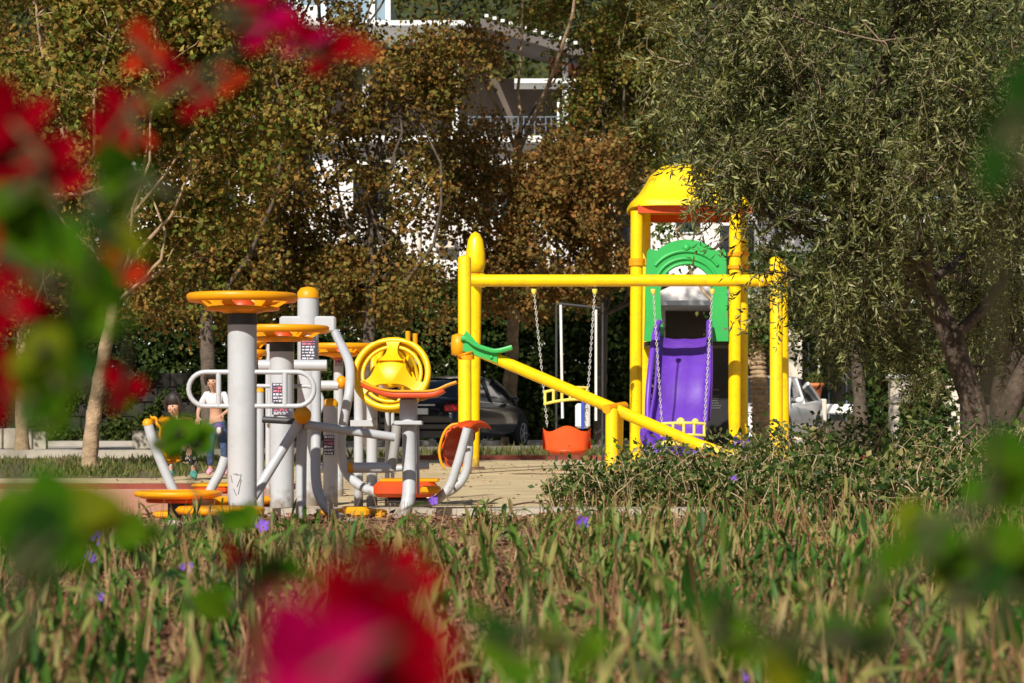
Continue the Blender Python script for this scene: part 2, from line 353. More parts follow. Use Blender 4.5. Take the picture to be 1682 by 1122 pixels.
# bed soil with little relief
nx, ny = 90, 90; gx = np.linspace(-6, 6, nx); gy = np.linspace(-2, 13.3, ny); GX, GY = np.meshgrid(gx, gy)
GZ = .012 + .02 * np.abs(np.sin(GX * 3.1 + GY) * np.cos(GY * 2.3 - GX)) + rng.uniform(0, .012, GX.shape)
V = np.stack([GX, GY, GZ], -1).reshape(-1, 3); ii = (np.arange(ny - 1)[:, None] * nx + np.arange(nx - 1)).ravel()
tag(link('planting_bed_soil', np_mesh('planting_bed_soil', V, np.stack([ii, ii + 1, ii + nx + 1, ii + nx], 1), 4, True), M['soil']), kind='structure')
sheet('rubber_path', [(-14, 11.2), (-1.75, 11.2), (-1.75, 19.4), (-14, 19.0)], .008, M['rubber'])
sheet('play_area_sand', [(-1.75, 11.2), (14, 11.2), (14, 34.2), (-2.6, 34.2), (-3.4, 23.2), (-14, 22.6), (-14, 19.2), (-1.75, 19.6)], .004, M['sand'])
sheet('red_kerb', [(-14, 19.0), (-1.75, 19.4), (-1.75, 19.55), (-14, 19.15)], .05, M['kerb_red'], .05)
sheet('red_kerb', [(-1.4, 34.2), (14, 34.2), (14, 34.4), (-1.4, 34.4)], .07, M['kerb_red'], .07)
sheet('concrete_edging', [(-1.7, 13.6), (6, 13.6), (6, 13.85), (-1.7, 13.85)], .06, M['conc'], .06)
sheet('road', [(-80, 34), (-5.5, 36.5), (3, 45.5), (80, 45.5), (80, 53), (-80, 53)], .006, M['pave'])
sheet('street_kerb', [(-80, 33.75), (-5.4, 36.25), (3.1, 45.25), (80, 45.25), (80, 45.5), (3, 45.5), (-5.5, 36.5), (-80, 34)], .12, M['conc'], .12)
sheet('pavement', [(-80, 53), (80, 53), (80, 58), (-80, 58)], .12, M['pave'], .12)
# hill
nx, ny = 60, 24; gx = np.linspace(-120, 120, nx); gy = np.linspace(78, 190, ny); GX, GY = np.meshgrid(gx, gy)
GZ = -.2 + 46 * (1 - np.exp(-(GY - 78) / 45)) + 3 * np.sin(GX * .07) * (GY - 78) / 60 + 1.5 * np.sin(GX * .21 + GY * .1) * np.minimum((GY - 78) / 20, 1)
V = np.stack([GX, GY, GZ], -1).reshape(-1, 3); ii = (np.arange(ny - 1)[:, None] * nx + np.arange(nx - 1)).ravel()
tag(link('hill', np_mesh('hill', V, np.stack([ii, ii + 1, ii + nx + 1, ii + nx], 1), 4, True), mat('hill_undergrowth', (.035, .045, .015), .95, .5, 1, .5, 3)), kind='structure')
n = 1500; hx = rng.uniform(-38, 38, n); hy = 80 + 75 * rng.uniform(0, 1, n) ** 1.5
hz = 46 * (1 - np.exp(-(hy - 78) / 45)) + 1.2
CCc = np.stack([hx, hy, hz], 1); B = np.repeat(CCc, 110, 0); B += rng.normal(size=B.shape) * np.array([1.5, 1.2, 1.5])
V, Fc = leaves(B, .30, .24); tag(leaf_obj('hillside_wood', V, Fc, L['hill']), 'dark green woodland covering the slope behind the houses', 'woodland', kind='stuff')
# ================================================================ BUILDINGS
D1 = 60.0
def bx(mb, x0, x1, y0, y1, d0, d1, dref=None, ch=0):   # box from photo columns/rows at reference depth
    dr = dref or d0; a = X_(x0, dr); b = X_(x1, dr); zt = Z_(y0, dr); zb = max(Z_(y1, dr), 0)
    return mb.box(((a + b) / 2, (d0 + d1) / 2, (zt + zb) / 2), (abs(b - a), d1 - d0, zt - zb), ch=ch)
r = thing('apartment_house', 'white rendered house with roof terrace, canopies and thin white posts seen through the brown trees', 'house', (X_(640, D1), D1, 0))
w = bx(MB(), 150, 1010, 236, 760, D1, D1 + 9).build('wall', M['white'], r)
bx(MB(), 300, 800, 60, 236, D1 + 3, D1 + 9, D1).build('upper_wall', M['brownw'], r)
mb = MB(); bx(mb, 130, 1020, 226, 236, D1 - .5, D1 + 9.2, D1).build('terrace_slab', M['whitep'], r)
mb = MB(); bx(mb, 470, 775, 36, 44, D1 - .3, D1 + 9, D1).build('roof_slab', M['whitep'], r)
mb = MB(); bx(mb, 470, 640, -14, 36, D1 + .5, D1 + 5, D1).build('roof_room', M['blueg'], r)
for x in (488, 530, 610, 636): bx(MB(), x - 4, x + 4, -14, 36, D1 + .35, D1 + .5, D1).build('frame_post', M['whitep'], r)
bx(MB(), 492, 520, 6, 36, D1 + .2, D1 + .35, D1).build('white_panel', M['whitep'], r)
for x, y0 in ((748, 44), (600, 44)):
    bx(MB(), x - 5, x + 5, y0, 226, D1 + .1, D1 + .3, D1).build('post', M['whitep'], r)
def slab(pts, d0, d1, th):
    mb = MB(); A = [P(x, y, D1) for x, y in pts]
    lo = [Vector((p.x, d0, p.z)) for p in A] + [Vector((p.x, d1, p.z + .25)) for p in A[::-1]]
    mb.add(lo + [v - Vector((0, 0, th)) for v in lo], [(0, 1, 2, 3), (7, 6, 5, 4), (0, 4, 5, 1), (1, 5, 6, 2), (2, 6, 7, 3), (3, 7, 4, 0)]); return mb
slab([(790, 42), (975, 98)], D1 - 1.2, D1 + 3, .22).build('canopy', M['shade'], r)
for i in range(14): p = P(800 + i * 13, 43 + i * 3.95, D1); MB().box((p.x, D1 - 1.28, p.z + .05), (.09, .1, .07)).build('canopy_trim', M['whitep'], r)
mb = MB(); a = P(905, 84, D1); b = P(960, 98, D1); c = P(922, 66, D1); mb.prism([(a.x, a.z), (b.x, b.z), (c.x, c.z)], D1 + 1, D1 + 6).build('tiled_roof', M['tile'], r)
bx(MB(), 845, 1025, 134, 141, D1 - .6, D1 + .5, D1).build('balcony_shade', M['whitep'], r)
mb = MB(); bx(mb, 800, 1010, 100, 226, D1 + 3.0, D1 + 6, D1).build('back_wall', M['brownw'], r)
for x, wd, y0 in ((928, 4.5, 98), (917, 2, 141)):
    bx(MB(), x - wd, x + wd, y0, 226, D1 - .4 + (wd < 3) * .3, D1 - .2 + (wd < 3) * .2, D1).build('post', M['whitep'], r)
rl = MB()
for i in range(26):
    x = 770 + i * 9; bx(rl, x - .9, x + .9, 196, 226, D1 - .45, D1 - .40, D1)
for y in (194, 206): bx(rl, 768, 1004, y, y + 2, D1 - .46, D1 - .41, D1)
rl.build('railing', mat('railing_grey', (.13, .16, .20), .5), r)
for (x, y) in ((555, 350), (705, 250), (730, 395)):
    a_ = bx(MB(), x - 16, x + 16, y - 12, y + 12, D1 - .35, D1 - .001, ch=.02).build('air_conditioner', M['cream'], r)
    q = P(x - 3, y, D1 - .36); MB().lathe([(0, 0), (.13, 0), (.13, .012), (0, .012)], q, 18, Matrix.Rotation(rad(90), 3, 'X')).build('fan_grille', M['dk'], a_)
for x in (440, 688, 900): MB().tube([P(x, 240, D1 - .06), P(x + .5, 640, D1 - .06)], .05, 8).build('drain_pipe', M['cream'], r)
for (x, y0, y1, ww) in ((480, 260, 340, 34), (610, 270, 350, 30), (820, 270, 360, 34), (930, 275, 360, 34), (350, 260, 340, 34), (520, 430, 520, 40), (880, 420, 520, 40), (975, 470, 560, 26)):
    f = bx(MB(), x - ww - 3, x + ww + 3, y0 - 3, y1 + 3, D1 - .05, D1 - .002, D1).build('window', M['whitep'], r)
    g = MB(); bx(g, x - ww, x - 2, y0, y1, D1 - .07, D1 - .05, D1); bx(g, x + 2, x + ww, y0, y1, D1 - .07, D1 - .05, D1); g.build('pane', M['blueg'] if x > 900 else M['glass'], f)
D2 = 57.0
r = thing('villa', 'pale villa with white balcony and dark glazed ground floor behind the olive tree', 'house', (X_(1300, D2), D2, 0))
bx(MB(), 1050, 1900, 330, 495, D2, D2 + 9).build('wall', M['white'], r)
bx(MB(), 1040, 1900, 495, 503, D2 - .7, D2 + 9, D2).build('balcony_slab', M['whitep'], r)
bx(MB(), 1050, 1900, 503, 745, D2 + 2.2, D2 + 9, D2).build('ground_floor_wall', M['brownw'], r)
for x in (1303, 1560, 1080):
    bx(MB(), x - 11, x + 11, 503, 745, D2 - .4, D2 + .1, D2).build('pillar', M['cream'], r)
mb = MB(); bx(mb, 1310, 1440, 545, 730, D2 + 2.1, D2 + 2.2, D2)
f = mb.build('glass_door', M['glass'], r); mb = MB()
for x in (1312, 1345, 1380, 1410, 1440): bx(mb, x - 1.2, x + 1.2, 545, 730, D2 + 2.03, D2 + 2.1, D2)
mb.build('door_frame', M['blueg'], f)
bx(MB(), 1060, 1080, 240, 330, D2 + .5, D2 + 1, D2).build('chimney', M['whitep'], r)
bx(MB(), 1040, 1900, 322, 330, D2 - .4, D2 + 9.2, D2).build('roof_slab', M['blueg'], r)
for (x, y0, y1, ww) in ((1210, 370, 450, 28), (1130, 345, 380, 20), (1420, 370, 450, 36)):
    f = bx(MB(), x - ww - 3, x + ww + 3, y0 - 3, y1 + 3, D2 - .05, D2 - .002, D2).build('window', M['whitep'], r)
    bx(MB(), x - ww, x + ww, y0, y1, D2 - .07, D2 - .05, D2).build('pane', M['glass'], f)
# walls along the street
def stonewall(name, label, x0, x1, d, zt, th, mt):
    mb = MB(); r_ = random.Random(3); n = int((x1 - x0) / .55)
    rows = max(1, int(zt / .28))
    for j in range(rows):
        for i in range(n):
            h = zt / rows; xx = x0 + (i + .5 + (j % 2) * .5) * (x1 - x0) / n
            mb.box((xx, d + r_.uniform(-.03, .03), h * (j + .5)), ((x1 - x0) / n - .015, th, h - .012), ch=.02)
    mb.box(((x0 + x1) / 2 + .25, d + .06, zt / 2 - .03), (x1 - x0, th * .8, zt - .08))
    r0_ = thing(name, label, 'wall', ((x0 + x1) / 2, d, 0)); mb.build('stonework', mt, r0_)
    if zt > 1:
        n_ = 30000; q = np.stack([rng.uniform(x0, x1, n_), np.full(n_, d - .26) + rng.normal(size=n_) * .05, rng.uniform(0, 1, n_) ** .8 * (zt + .15)], 1); q = q[nf(q, 1.3, .4) > -.25]
        V_, F_ = leaves(q, .10, .08); leaf_obj('ivy', V_, F_, L['dark'], r0_)
    return r0_
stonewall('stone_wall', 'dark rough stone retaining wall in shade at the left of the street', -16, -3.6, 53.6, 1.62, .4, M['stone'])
stonewall('block_kerb_wall', 'low grey block wall along the far side of the street at left', -7.4, -5.9, 47.2, .38, .3, M['conc'])
stonewall('block_kerb_wall', 'pale low stone block wall beside the sunlit street at far left', -14, -9.4, 47.5, .42, .3, M['conc'])
r = thing('planter_wall', 'low white garden wall between flower pot and letter box pier', 'wall', (X_(1390, 54), 54, 0))
mb = MB(); mb.box((X_(1390, 54), 54, .25), (X_(1450, 54) - X_(1345, 54), .5, .62)); mb.build('wall', M['brownw'], r)
mb = MB(); mb.box((X_(1390, 54), 53.9, .82), (X_(1450, 54) - X_(1345, 54), .7, .22), ch=.03); mb.build('coping', M['whitep'], r)
# pot on plinth
d = 52.0; px = 1338
o = MB().box((X_(px + 2, d), d, Z_(683, d) / 2 + .2), (.42, .42, Z_(645, d) - .0 - .2), ch=.02).build('plinth', M['cream'], loc=(X_(px, d), d, 0)); tag(o, 'whitewashed square pier carrying the orange flower pot', 'pier')
zt = Z_(645, d) - .0 + .0
zt = max(v.co.z for v in o.data.vertices)
r = thing('flower_pot', 'orange terracotta pot with grassy plant on the white pier', 'pot', (X_(px, d), d, zt))
MB().lathe([(.115, 0), (.17, .26), (.205, .26), (.21, .34), (.18, .34), (.17, .30)], (X_(px, d), d, zt), 20).build('pot', M['terra'], r)
n = 260; B = np.array([X_(px, d), d, zt + .3]) + rng.normal(size=(n, 3)) * [.07, .07, .02]; D = unit(n) * .6 + [0, 0, 1]; D /= np.linalg.norm(D, axis=1, keepdims=True)
V, Fc = leaves(B, .26, .025, D); leaf_obj('foliage', V, Fc, L['grass'], r)
d = 44.0
r = thing('letter_box_pier', 'cream box on a cream post under the olive branches', 'pillar', (X_(1477, d), d, 0))
bx(MB(), 1463, 1495, 622, 664, d, d + .3, ch=.02).build('box', M['cream'], r); bx(MB(), 1459, 1499, 616, 622, d - .04, d + .34, d).build('cap', M['whitep'], r)
bx(MB(), 1463, 1478, 664, 742, d + .05, d + .25, d).build('post', M['cream'], r)
# lamp post slim near pot
d = 53.2
o = MB().tube([(X_(1345, d), d, .3), (X_(1345, d), d, 3.4)], .025, 8).build('slim_pole', M['whitep'], loc=(X_(1345, d), d, 0)); tag(o, 'thin pale pole rising behind the orange flower pot', 'pole')
# ================================================================ PLAYGROUND
Y = M['yel']
def post(mb, p0, p1, r, n=20, cap=True):
    mb.tube([p0, p1], r, n)
    if cap: mb.sphere(p1, r, 16, (1, 1, .5))
# --- swing frame
r = thing('swing_frame', 'yellow steel swing frame with long top beam and paired posts', 'swing frame', (X_(1020, 26), 26, 0))
def gp(x, d): return Vector((X_(x, d), d, .01))
for (xa, xb, ya, da) in ((762, 763, 424, 25.2), (1275, 1275, 426, 26.2)):
    mb = MB(); post(mb, gp(xa + (2 if xa < 900 else 0), da), P(xb, ya, da + .3), .070); mb.build('post', Y, r)
for (xa, xb, ya, da) in ((777, 781, 450, 27.4), (1287, 1284, 440, 28.0)):
    mb = MB(); post(mb, gp(xa, da), P(xb, ya, da - .2), .070); o = mb.build('post', Y, r)
    c = gp(xa, da); MB().box((c.x, c.y, .02), (.26, .26, .03)).build('base_plate', M['rustdk'], o)
MB().tube([P(770, 460, 26.5), P(1290, 460, 26.7)], .066, 20).build('top_beam', Y, r)
for x in (792, 1252):
    Tm = Matrix.Rotation(rad(90), 3, 'Y'); MB().lathe([(.068, -.03), (.076, -.028), (.076, .028), (.068, .03), (.068, -.03)], P(x, 460, 26.55), 20, Tm).build('clamp', Y, r)
    MB().lathe([(0, -.012), (.014, -.012), (.014, .006), (0, .008)], P(x, 460, 26.55 - .082), 8, Matrix.Rotation(rad(90), 3, 'X')).build('bolt', M['rim'], r)
c = P(781, 447, 27.0)
MB().lathe([(0, -.005), (.09, 0), (.112, .10), (.108, .22), (.085, .36), (.05, .43), (0, .46)], c, 24).build('finial', M['yel'], r)
MB().lathe([(.078, 0), (.078, .03)], P(781, 452, 27.0), 20).build('collar', M['yel2'], r)
# --- chains
def chain(mb, a, b, ln=.042, w=.011, wr=.0045):
    a = Vector(a); b = Vector(b); n = int((b - a).length / (ln * .8)); t = (b - a).normalized(); u = t.cross(Vector((0, 1, 0))).normalized(); v = t.cross(u)
    for i in range(n):
        c = a.lerp(b, (i + .5) / n); s = u if i % 2 else v
        pts = [c + t * ln / 2 * math.cos(q) + s * w * math.sin(q) for q in [2 * math.pi * k / 8 for k in range(8)]]
        mb.tube(pts, wr, 4, closed=True)
    return mb
DS = 26.55
def grid_bar(parent, a, b, h, sag, n=4):    # pale yellow moulded safety bar with square holes between two points
    a = Vector(a); b = Vector(b); mb = MB(); K = 16
    def pt(t, z): p = a.lerp(b, t); return p + Vector((0, -.10 * math.sin(math.pi * t), z - sag * math.sin(math.pi * t)))
    mb.tube([pt(i / K, 0) for i in range(K + 1)], .016, 8); mb.tube([pt(i / K, -h) for i in range(K + 1)], .016, 8)
    for i in range(n + 1): t = .02 + .96 * i / n; mb.tube([pt(t, 0), pt(t, -h)], .016, 8)
    return mb.build('safety_bar', M['pyel'], parent)
r = thing('baby_swing', 'orange bucket swing on chains with pale yellow safety bar, left of the tower', 'swing', P(930, 745, DS))
for (xt, xb) in ((877, 899), (977, 962)):
    mb = chain(MB(), P(xt, 476, DS), P(xb, 702, DS + (.0))); o = mb.build('chain', M['chain'], r)
    MB().lathe([(.012, -.06), (.03, -.03), (.03, .0)], P(xt, 474, DS), 12).build('hanger', M['pyel'], o)
grid_bar(r, P(894, 645, DS - .1), P(965, 638, DS - .1), .13, -.02, 5)
# bucket: half shell
mb = MB(); K = 20
def bk(t, z, k=1): a = math.pi * (t - .5); return P(931, 745, DS) + Vector((.265 * k * math.sin(a), -.16 * k * math.cos(a), z))
A = [bk(i / K, .03 + .0, .86) for i in range(K + 1)]; Bq = [bk(i / K, .28 - .06 * math.sin(math.pi * i / K * 2) ** 2 + .02 * math.sin(math.pi * i / K)) for i in range(K + 1)]
Ai = [p + Vector((0, .025, 0)) for p in A]; Bi = [p + Vector((0, .025, 0)) for p in Bq]
mb.strip(A, Bq); mb.strip(Ai, Bi); mb.strip(Bq, Bi); mb.strip(A, Ai)
mb.build('front_shell', M['seat_red'], r)
mb = MB(); mb.lathe([(0, -.0), (.17, .0), (.225, .035), (.225, .06), (0, .05)], P(931, 748, DS + .05), 24); mb.build('seat', M['red'], r)
mb = MB(); A = [P(931, 745, DS) + Vector((.265 * math.sin(a), .16 * math.cos(a), .04)) for a in [math.pi * (i / K - .5) for i in range(K + 1)]]; mb.strip(A, [p + Vector((0, 0, .2)) for p in A]); mb.strip([p + Vector((0, .02, 0)) for p in A], [p + Vector((0, .02, .2)) for p in A]); mb.build('back_shell', M['red'], r)
r = thing('baby_swing', 'chain swing with pale yellow grid bar hanging in front of the purple slide', 'swing', P(1122, 760, DS))
for (xt, xb) in ((1073, 1087), (1170, 1157)):
    mb = chain(MB(), P(xt, 476, DS), P(xb, 696, DS)); o = mb.build('chain', M['chain'], r)
    MB().lathe([(.012, -.06), (.03, -.03), (.03, .0)], P(xt, 474, DS), 12).build('hanger', M['pyel'], o)
grid_bar(r, P(1086, 697, DS - .12), P(1158, 697, DS - .12), .13, -.01, 4)
mb = MB(); mb.box(P(1124, 729, DS - .12), (.5, .05, .07), ch=.02); mb.sphere(P(1118, 694, DS - .12), .05, 12); mb.sphere(P(1142, 694, DS - .12), .04, 12); mb.build('seat_rim', M['pyel'], r)
# --- tower
TD, TB = 27.9, 29.1
r = thing('play_tower', 'yellow slide tower with domed yellow roof and green arched panel', 'play tower', (X_(1127, 28.5), 28.5, 0))
for (x, d) in ((1046, TD), (1208, TD), (1059, TB), (1219, TB)):
    mb = MB(); mb.tube([gp(x - (2 if d == TD else 0), d), P(x, 346, d)], .072, 20); o = mb.build('post', Y, r)
    mb = MB()
    for yy in ((427, 433) if x < 1100 else (417, 438)): mb.lathe([(.092, -.02), (.092, .02)], P(x, yy, d), 20)
    mb.build('collar', M['yel2'], o)
# roof: four-sided bell shape, rounded
c = (P(1046, 346, TD) + P(1219, 346, TB)) / 2; hw = X_(1236, TD) - X_(1026, TD); hw /= 2
prof = [(1.0, 0), (1.0, .05), (.93, .10), (.80, .20), (.70, .32), (.62, .42), (.50, .49), (.30, .54), (0, .555)]
mb = MB(); n = 48; vs = []; fs = []
for (k, z) in prof:
    for j in range(n):
        a = 2 * math.pi * j / n; cx, cy = math.cos(a), math.sin(a); e = 5.0
        q = (abs(cx) ** e + abs(cy) ** e) ** (-1 / e); wob = 1 + .03 * math.cos(8 * a) * (k < .95)
        vs.append(c + Vector((hw * k * q * cx * wob, .78 * k * q * cy * wob, z)))
for i in range(len(prof) - 1):
    for j in range(n): m_ = (j + 1) % n; fs.append((i * n + j, i * n + m_, i * n + n + m_, i * n + n + j))
mb.add(vs, fs, True)
mb.build('roof', M['yel3'], r)
mb = MB()
for (cx_, cy_, sx, sy) in ((0, -.66, 2 * hw - .16, .05), (0, .66, 2 * hw - .16, .05), (-hw + .12, 0, .05, 1.28), (hw - .12, 0, .05, 1.28)): mb.box(c + Vector((cx_, cy_, -.035)), (sx, sy, .09))
mb.build('roof_skirt', M['red'], r)  # red colour carries the shade under the yellow roof
MB().box((c.x, 28.5, Z_(566, 28.5)), (1.05, 1.1, .07)).build('deck', M['dk'], r)
# green arched panel (front and rear)
def arch(d, th, name):
    f = lambda x, y: (X_(x, d), Z_(y, d))
    outer = [f(1058, 560), f(1062, 415), f(1066, 408)] + [f(1127 + 64 * math.cos(a), 447 - 54 * math.sin(a)) for a in [math.pi - .72 - i * (math.pi - 1.44) / 14 for i in range(15)]] + [f(1188, 408), f(1192, 415), f(1196, 560)]
    inner = [f(1092, 560), f(1086, 520), f(1084, 480)] + [f(1127 + 41 * math.cos(a), 470 - 36 * math.sin(a)) for a in [math.pi - i * math.pi / 14 for i in range(15)]] + [f(1170, 480), f(1168, 520), f(1162, 560)]
    mb = MB(); n = len(outer); assert n == len(inner)
    for (y, fl) in ((d - th / 2, 0), (d + th / 2, 1)):
        vs = [(p[0], y, p[1]) for p in outer] + [(p[0], y, p[1]) for p in inner]
        mb.add(vs, [((i, i + n, i + n + 1, i + 1) if fl else (i, i + 1, i + n + 1, i + n)) for i in range(n - 1)])
    for pl in (outer, inner): mb.add([(p[0], d - th / 2, p[1]) for p in pl] + [(p[0], d + th / 2, p[1]) for p in pl], [(i, i + n, i + n + 1, i + 1) for i in range(n - 1)])
    for e in (0, n - 1):
        a, b = outer[e], inner[e]; mb.add([(a[0], d - th / 2, a[1]), (b[0], d - th / 2, b[1]), (b[0], d + th / 2, b[1]), (a[0], d + th / 2, a[1])], [(0, 1, 2, 3)])
    o = mb.build(name, M['grn'], r)
    mb = MB()
    for (R1, R2, cy, a0, rr) in ((60, 50, 462, .55, .022), (50, 42, 466, .3, .022), (42.5, 37.5, 470, .05, .02)):
        pts = [Vector((X_(1127 + R1 * math.cos(a), d), d - th / 2 - .004, Z_(cy - R2 * math.sin(a), d))) for a in [math.pi - a0 - i * (math.pi - 2 * a0) / 20 for i in range(21)]]
        mb.tube(pts, rr, 8)
    mb.sphere(P(1127, 407, d) + Vector((0, -th / 2, 0)), .045, 14); mb.build('moulding', M['grn'], o)
arch(TD - .02, .09, 'arch_panel'); 
# purple slide facing the camera
r2 = thing('slide', 'purple plastic chute slide coming down from the tower deck', 'slide', (X_(1120, 27.5), 27.5, 0))
S0 = [(1084, 1164, 556, 27.85), (1083, 1163, 575, 27.6), (1080, 1162, 620, 27.35), (1076, 1160, 660, 27.2), (1071, 1157, 690, 27.05), (1068, 1155, 712, 26.95), (1062, 1152, 735, 26.7), (1058, 1150, 744, 26.3)]
fl = [(P(a, y, d), P(b, y, d)) for (a, b, y, d) in S0]
mb = MB()
LA = catmull([q[0] for q in fl], 4); LB = catmull([q[1] for q in fl], 4); N = len(LA)
K = 10; rows = []
for i in range(N):
    a, b = LA[i], LB[i]; row = []
    t = (LA[min(i + 1, N - 1)] - LA[max(i - 1, 0)]).normalized(); nrm = Vector((1, 0, 0)).cross(t); nrm = -nrm if nrm.y > 0 else nrm
    hgt = .17
    row.append(a + nrm * hgt + Vector((-.03, 0, 0))); row.append(a + nrm * hgt * .95)
    for j in range(K + 1): s = j / K; row.append(a.lerp(b, s) + nrm * (.05 * (2 * s - 1) ** 6) - nrm * .004 * math.cos(s * math.pi * 6))
    row.append(b + nrm * hgt * .95); row.append(b + nrm * hgt + Vector((.03, 0, 0)))
    back = [p - nrm * .03 for p in row[::-1]]; back[0] = b + nrm * (hgt - .05) + Vector((.035, 0, 0)); back[-1] = a + nrm * (hgt - .05) + Vector((-.035, 0, 0))
    rows.append(row + back)
n = len(rows[0]); vs = [v for q in rows for v in q]
mb.add(vs, [(i * n + j, i * n + (j + 1) % n, (i + 1) * n + (j + 1) % n, (i + 1) * n + j) for i in range(N - 1) for j in range(n)], True)
mb.add(rows[0], [tuple(range(n))]); mb.add(rows[-1], [tuple(range(n - 1, -1, -1))])
mb.build('chute', M['pur'], r2)
mb = MB()
for (xs, sgn) in (([1083, 1076, 1068, 1064, 1064], -1), ([1165, 1165, 1166, 1164, 1162], 1)):
    ys = [528, 545, 610, 660, 690]; ds = [27.75, 27.6, 27.25, 27.1, 27.0]
    mb.tube(catmull([P(x, y, q) for x, y, q in zip(xs, ys, ds)], 4), [.035] * 17, 10)
    A = catmull([P(x, y, q) for x, y, q in zip(xs, ys, ds)], 4); 
mb.build('side_rail', M['pur2'], r2)
mb = MB(); mb.tube(catmull([P(1056, 706, 26.8), P(1062, 722, 26.6), P(1072, 736, 26.4), P(1084, 744, 26.2)], 5), [.03, .035, .045, .055, .06, .07, .075, .08, .08, .08, .08, .08, .08, .075, .06, .03], 12, flat=.6); mb.build('run_out_lip', M['pur2'], r2)
# second curved slide end to the right
r3 = thing('slide_end', 'curled purple slide end showing in the shrubs right of the tower', 'slide', (X_(1232, 26), 26, 0))
mb = MB(); A = catmull([P(1208, 722, 27.0), P(1212, 740, 26.6), P(1226, 756, 26.2), P(1246, 762, 25.8), P(1262, 768, 25.5)], 4); Bq = [p + Vector((.16, .25, -.03)) for p in A]
mb.strip(A, Bq); mb.strip([p - Vector((0, 0, .03)) for p in A], [p - Vector((0, 0, .03)) for p in Bq])
mb.tube(A, .032, 8); mb.tube(Bq, .032, 8); mb.build('chute', M['pur2'], r3)
# black board with lines standing right of the slide
d = 30.5; bo = thing('info_board', 'tall black panel with small pale lettering behind the right tower post', 'board', (X_(1180, d), d, 0))
MB().box((X_(1180, d), d, Z_(650, d)), (X_(1203, d) - X_(1162, d), .06, 1.35)).build('panel', M['board'], bo)
mb = MB()
for x in (1166, 1198): mb.tube([(X_(x, d), d + .06, 0), (X_(x, d), d + .06, Z_(570, d))], .025, 8)
mb.build('frame', M['dk'], bo)
mb = MB(); r_ = random.Random(5)
for yy in (641, 651, 655, 659, 663, 667, 671):
    x = 1167
    while x < 1182 - r_.uniform(0, 4): w_ = r_.uniform(1.2, 3.5); q = P(x + w_ / 2, yy, d - .034); mb.box(q, (w_ * d / F, .004, .011 if yy > 645 else .016)); x += w_ + .8
mb.build('lettering', mat('dim_lettering', (.12, .12, .13), .6), bo)
# --- seesaw
SD = 23.6
r = thing('seesaw', 'yellow seesaw beam with green end seat raised at the left', 'seesaw', (X_(1008, SD), SD, 0))
MB().tube([P(752, 563, SD), P(1150, 733, SD)], .058, 18).build('beam', Y, r)
mb = MB(); mb.tube([P(1120, 722, SD), P(1206, 752, SD)], .058, 18); mb.build('beam_end', Y, r)
mb = MB(); post(mb, gp(1005, SD - .18), P(1005, 676, SD - .1), .062); mb.build('post', Y, r)
mb = MB(); post(mb, gp(1013, SD + .22), P(1015, 676, SD + .15), .058); mb.build('post', Y, r)
MB().tube([P(996, 673, SD - .15), P(1026, 668, SD + .15)], .045, 14).build('pivot', M['yel2'], r)
mb = MB(); mb.lathe([(0, -.11), (.07, -.1), (.075, .0), (.065, .1), (0, .12)], P(753, 567, SD - .02), 16); mb.lathe([(.085, -.02), (.085, .02)], P(765, 588, SD), 16); mb.build('end_cap', M['yel2'], r)
# green seat: curved plank with upturned lips
def seat(parent, pts, d, wdt, th, mt, name='seat'):
    A = catmull([P(x, y, d) for x, y in pts], 5); mb = MB(); n = len(A); T = []
    for i in range(n): t = (A[min(i + 1, n - 1)] - A[max(i - 1, 0)]).normalized(); T.append(Vector((-t.z, 0, t.x)) * (1 if t.x > 0 else -1))
    vs = []
    for i in range(n):
        for (dy, k) in ((-wdt / 2, .0), (-wdt / 2, -1), (wdt / 2, -1), (wdt / 2, 0)): vs.append(A[i] + Vector((0, dy, 0)) + T[i] * th * k)
    mb.add(vs, [(i * 4 + j, i * 4 + (j + 1) % 4, i * 4 + 4 + (j + 1) % 4, i * 4 + 4 + j) for i in range(n - 1) for j in range(4)])
    mb.add(vs[:4], [(3, 2, 1, 0)]); mb.add(vs[-4:], [(0, 1, 2, 3)])
    return mb.build(name, mt, parent, bevel=th * .3)
seat(r, [(757, 552), (768, 553), (782, 564), (800, 571), (816, 574), (840, 568)], SD, .26, .045, M['grn'])
mb = MB()
for sg in (-1, 1):
    A = [P(754, 575, SD), P(758, 556, SD), P(766, 543, SD), P(776, 553, SD), P(786, 566, SD), P(818, 578, SD), P(816, 597, SD), P(790, 588, SD)]
    mb.add([p + Vector((0, sg * .07 - .008, 0)) for p in A] + [p + Vector((0, sg * .07 + .008, 0)) for p in A], [tuple(range(8)), tuple(range(15, 7, -1))] + [(i, (i + 1) % 8, (i + 1) % 8 + 8, i + 8) for i in range(8)])
    mb.sphere(P(807, 588, SD) + Vector((0, sg * .08, 0)), .02, 10)
mb.build('seat_bracket', M['grn'], r)
mb = MB(); K = 24
mb.tube([P(765, 583, SD) + Vector((.062 * math.cos(a) * 1.15, .2 * math.sin(a), .02 * math.cos(a))) for a in [2 * math.pi * i / K for i in range(K)]], .011, 8, closed=True); mb.build('handle_ring', M['yel2'], r)
seat(r, [(1150, 728), (1175, 738), (1196, 745), (1212, 736)], SD, .26, .045, M['pyel'])
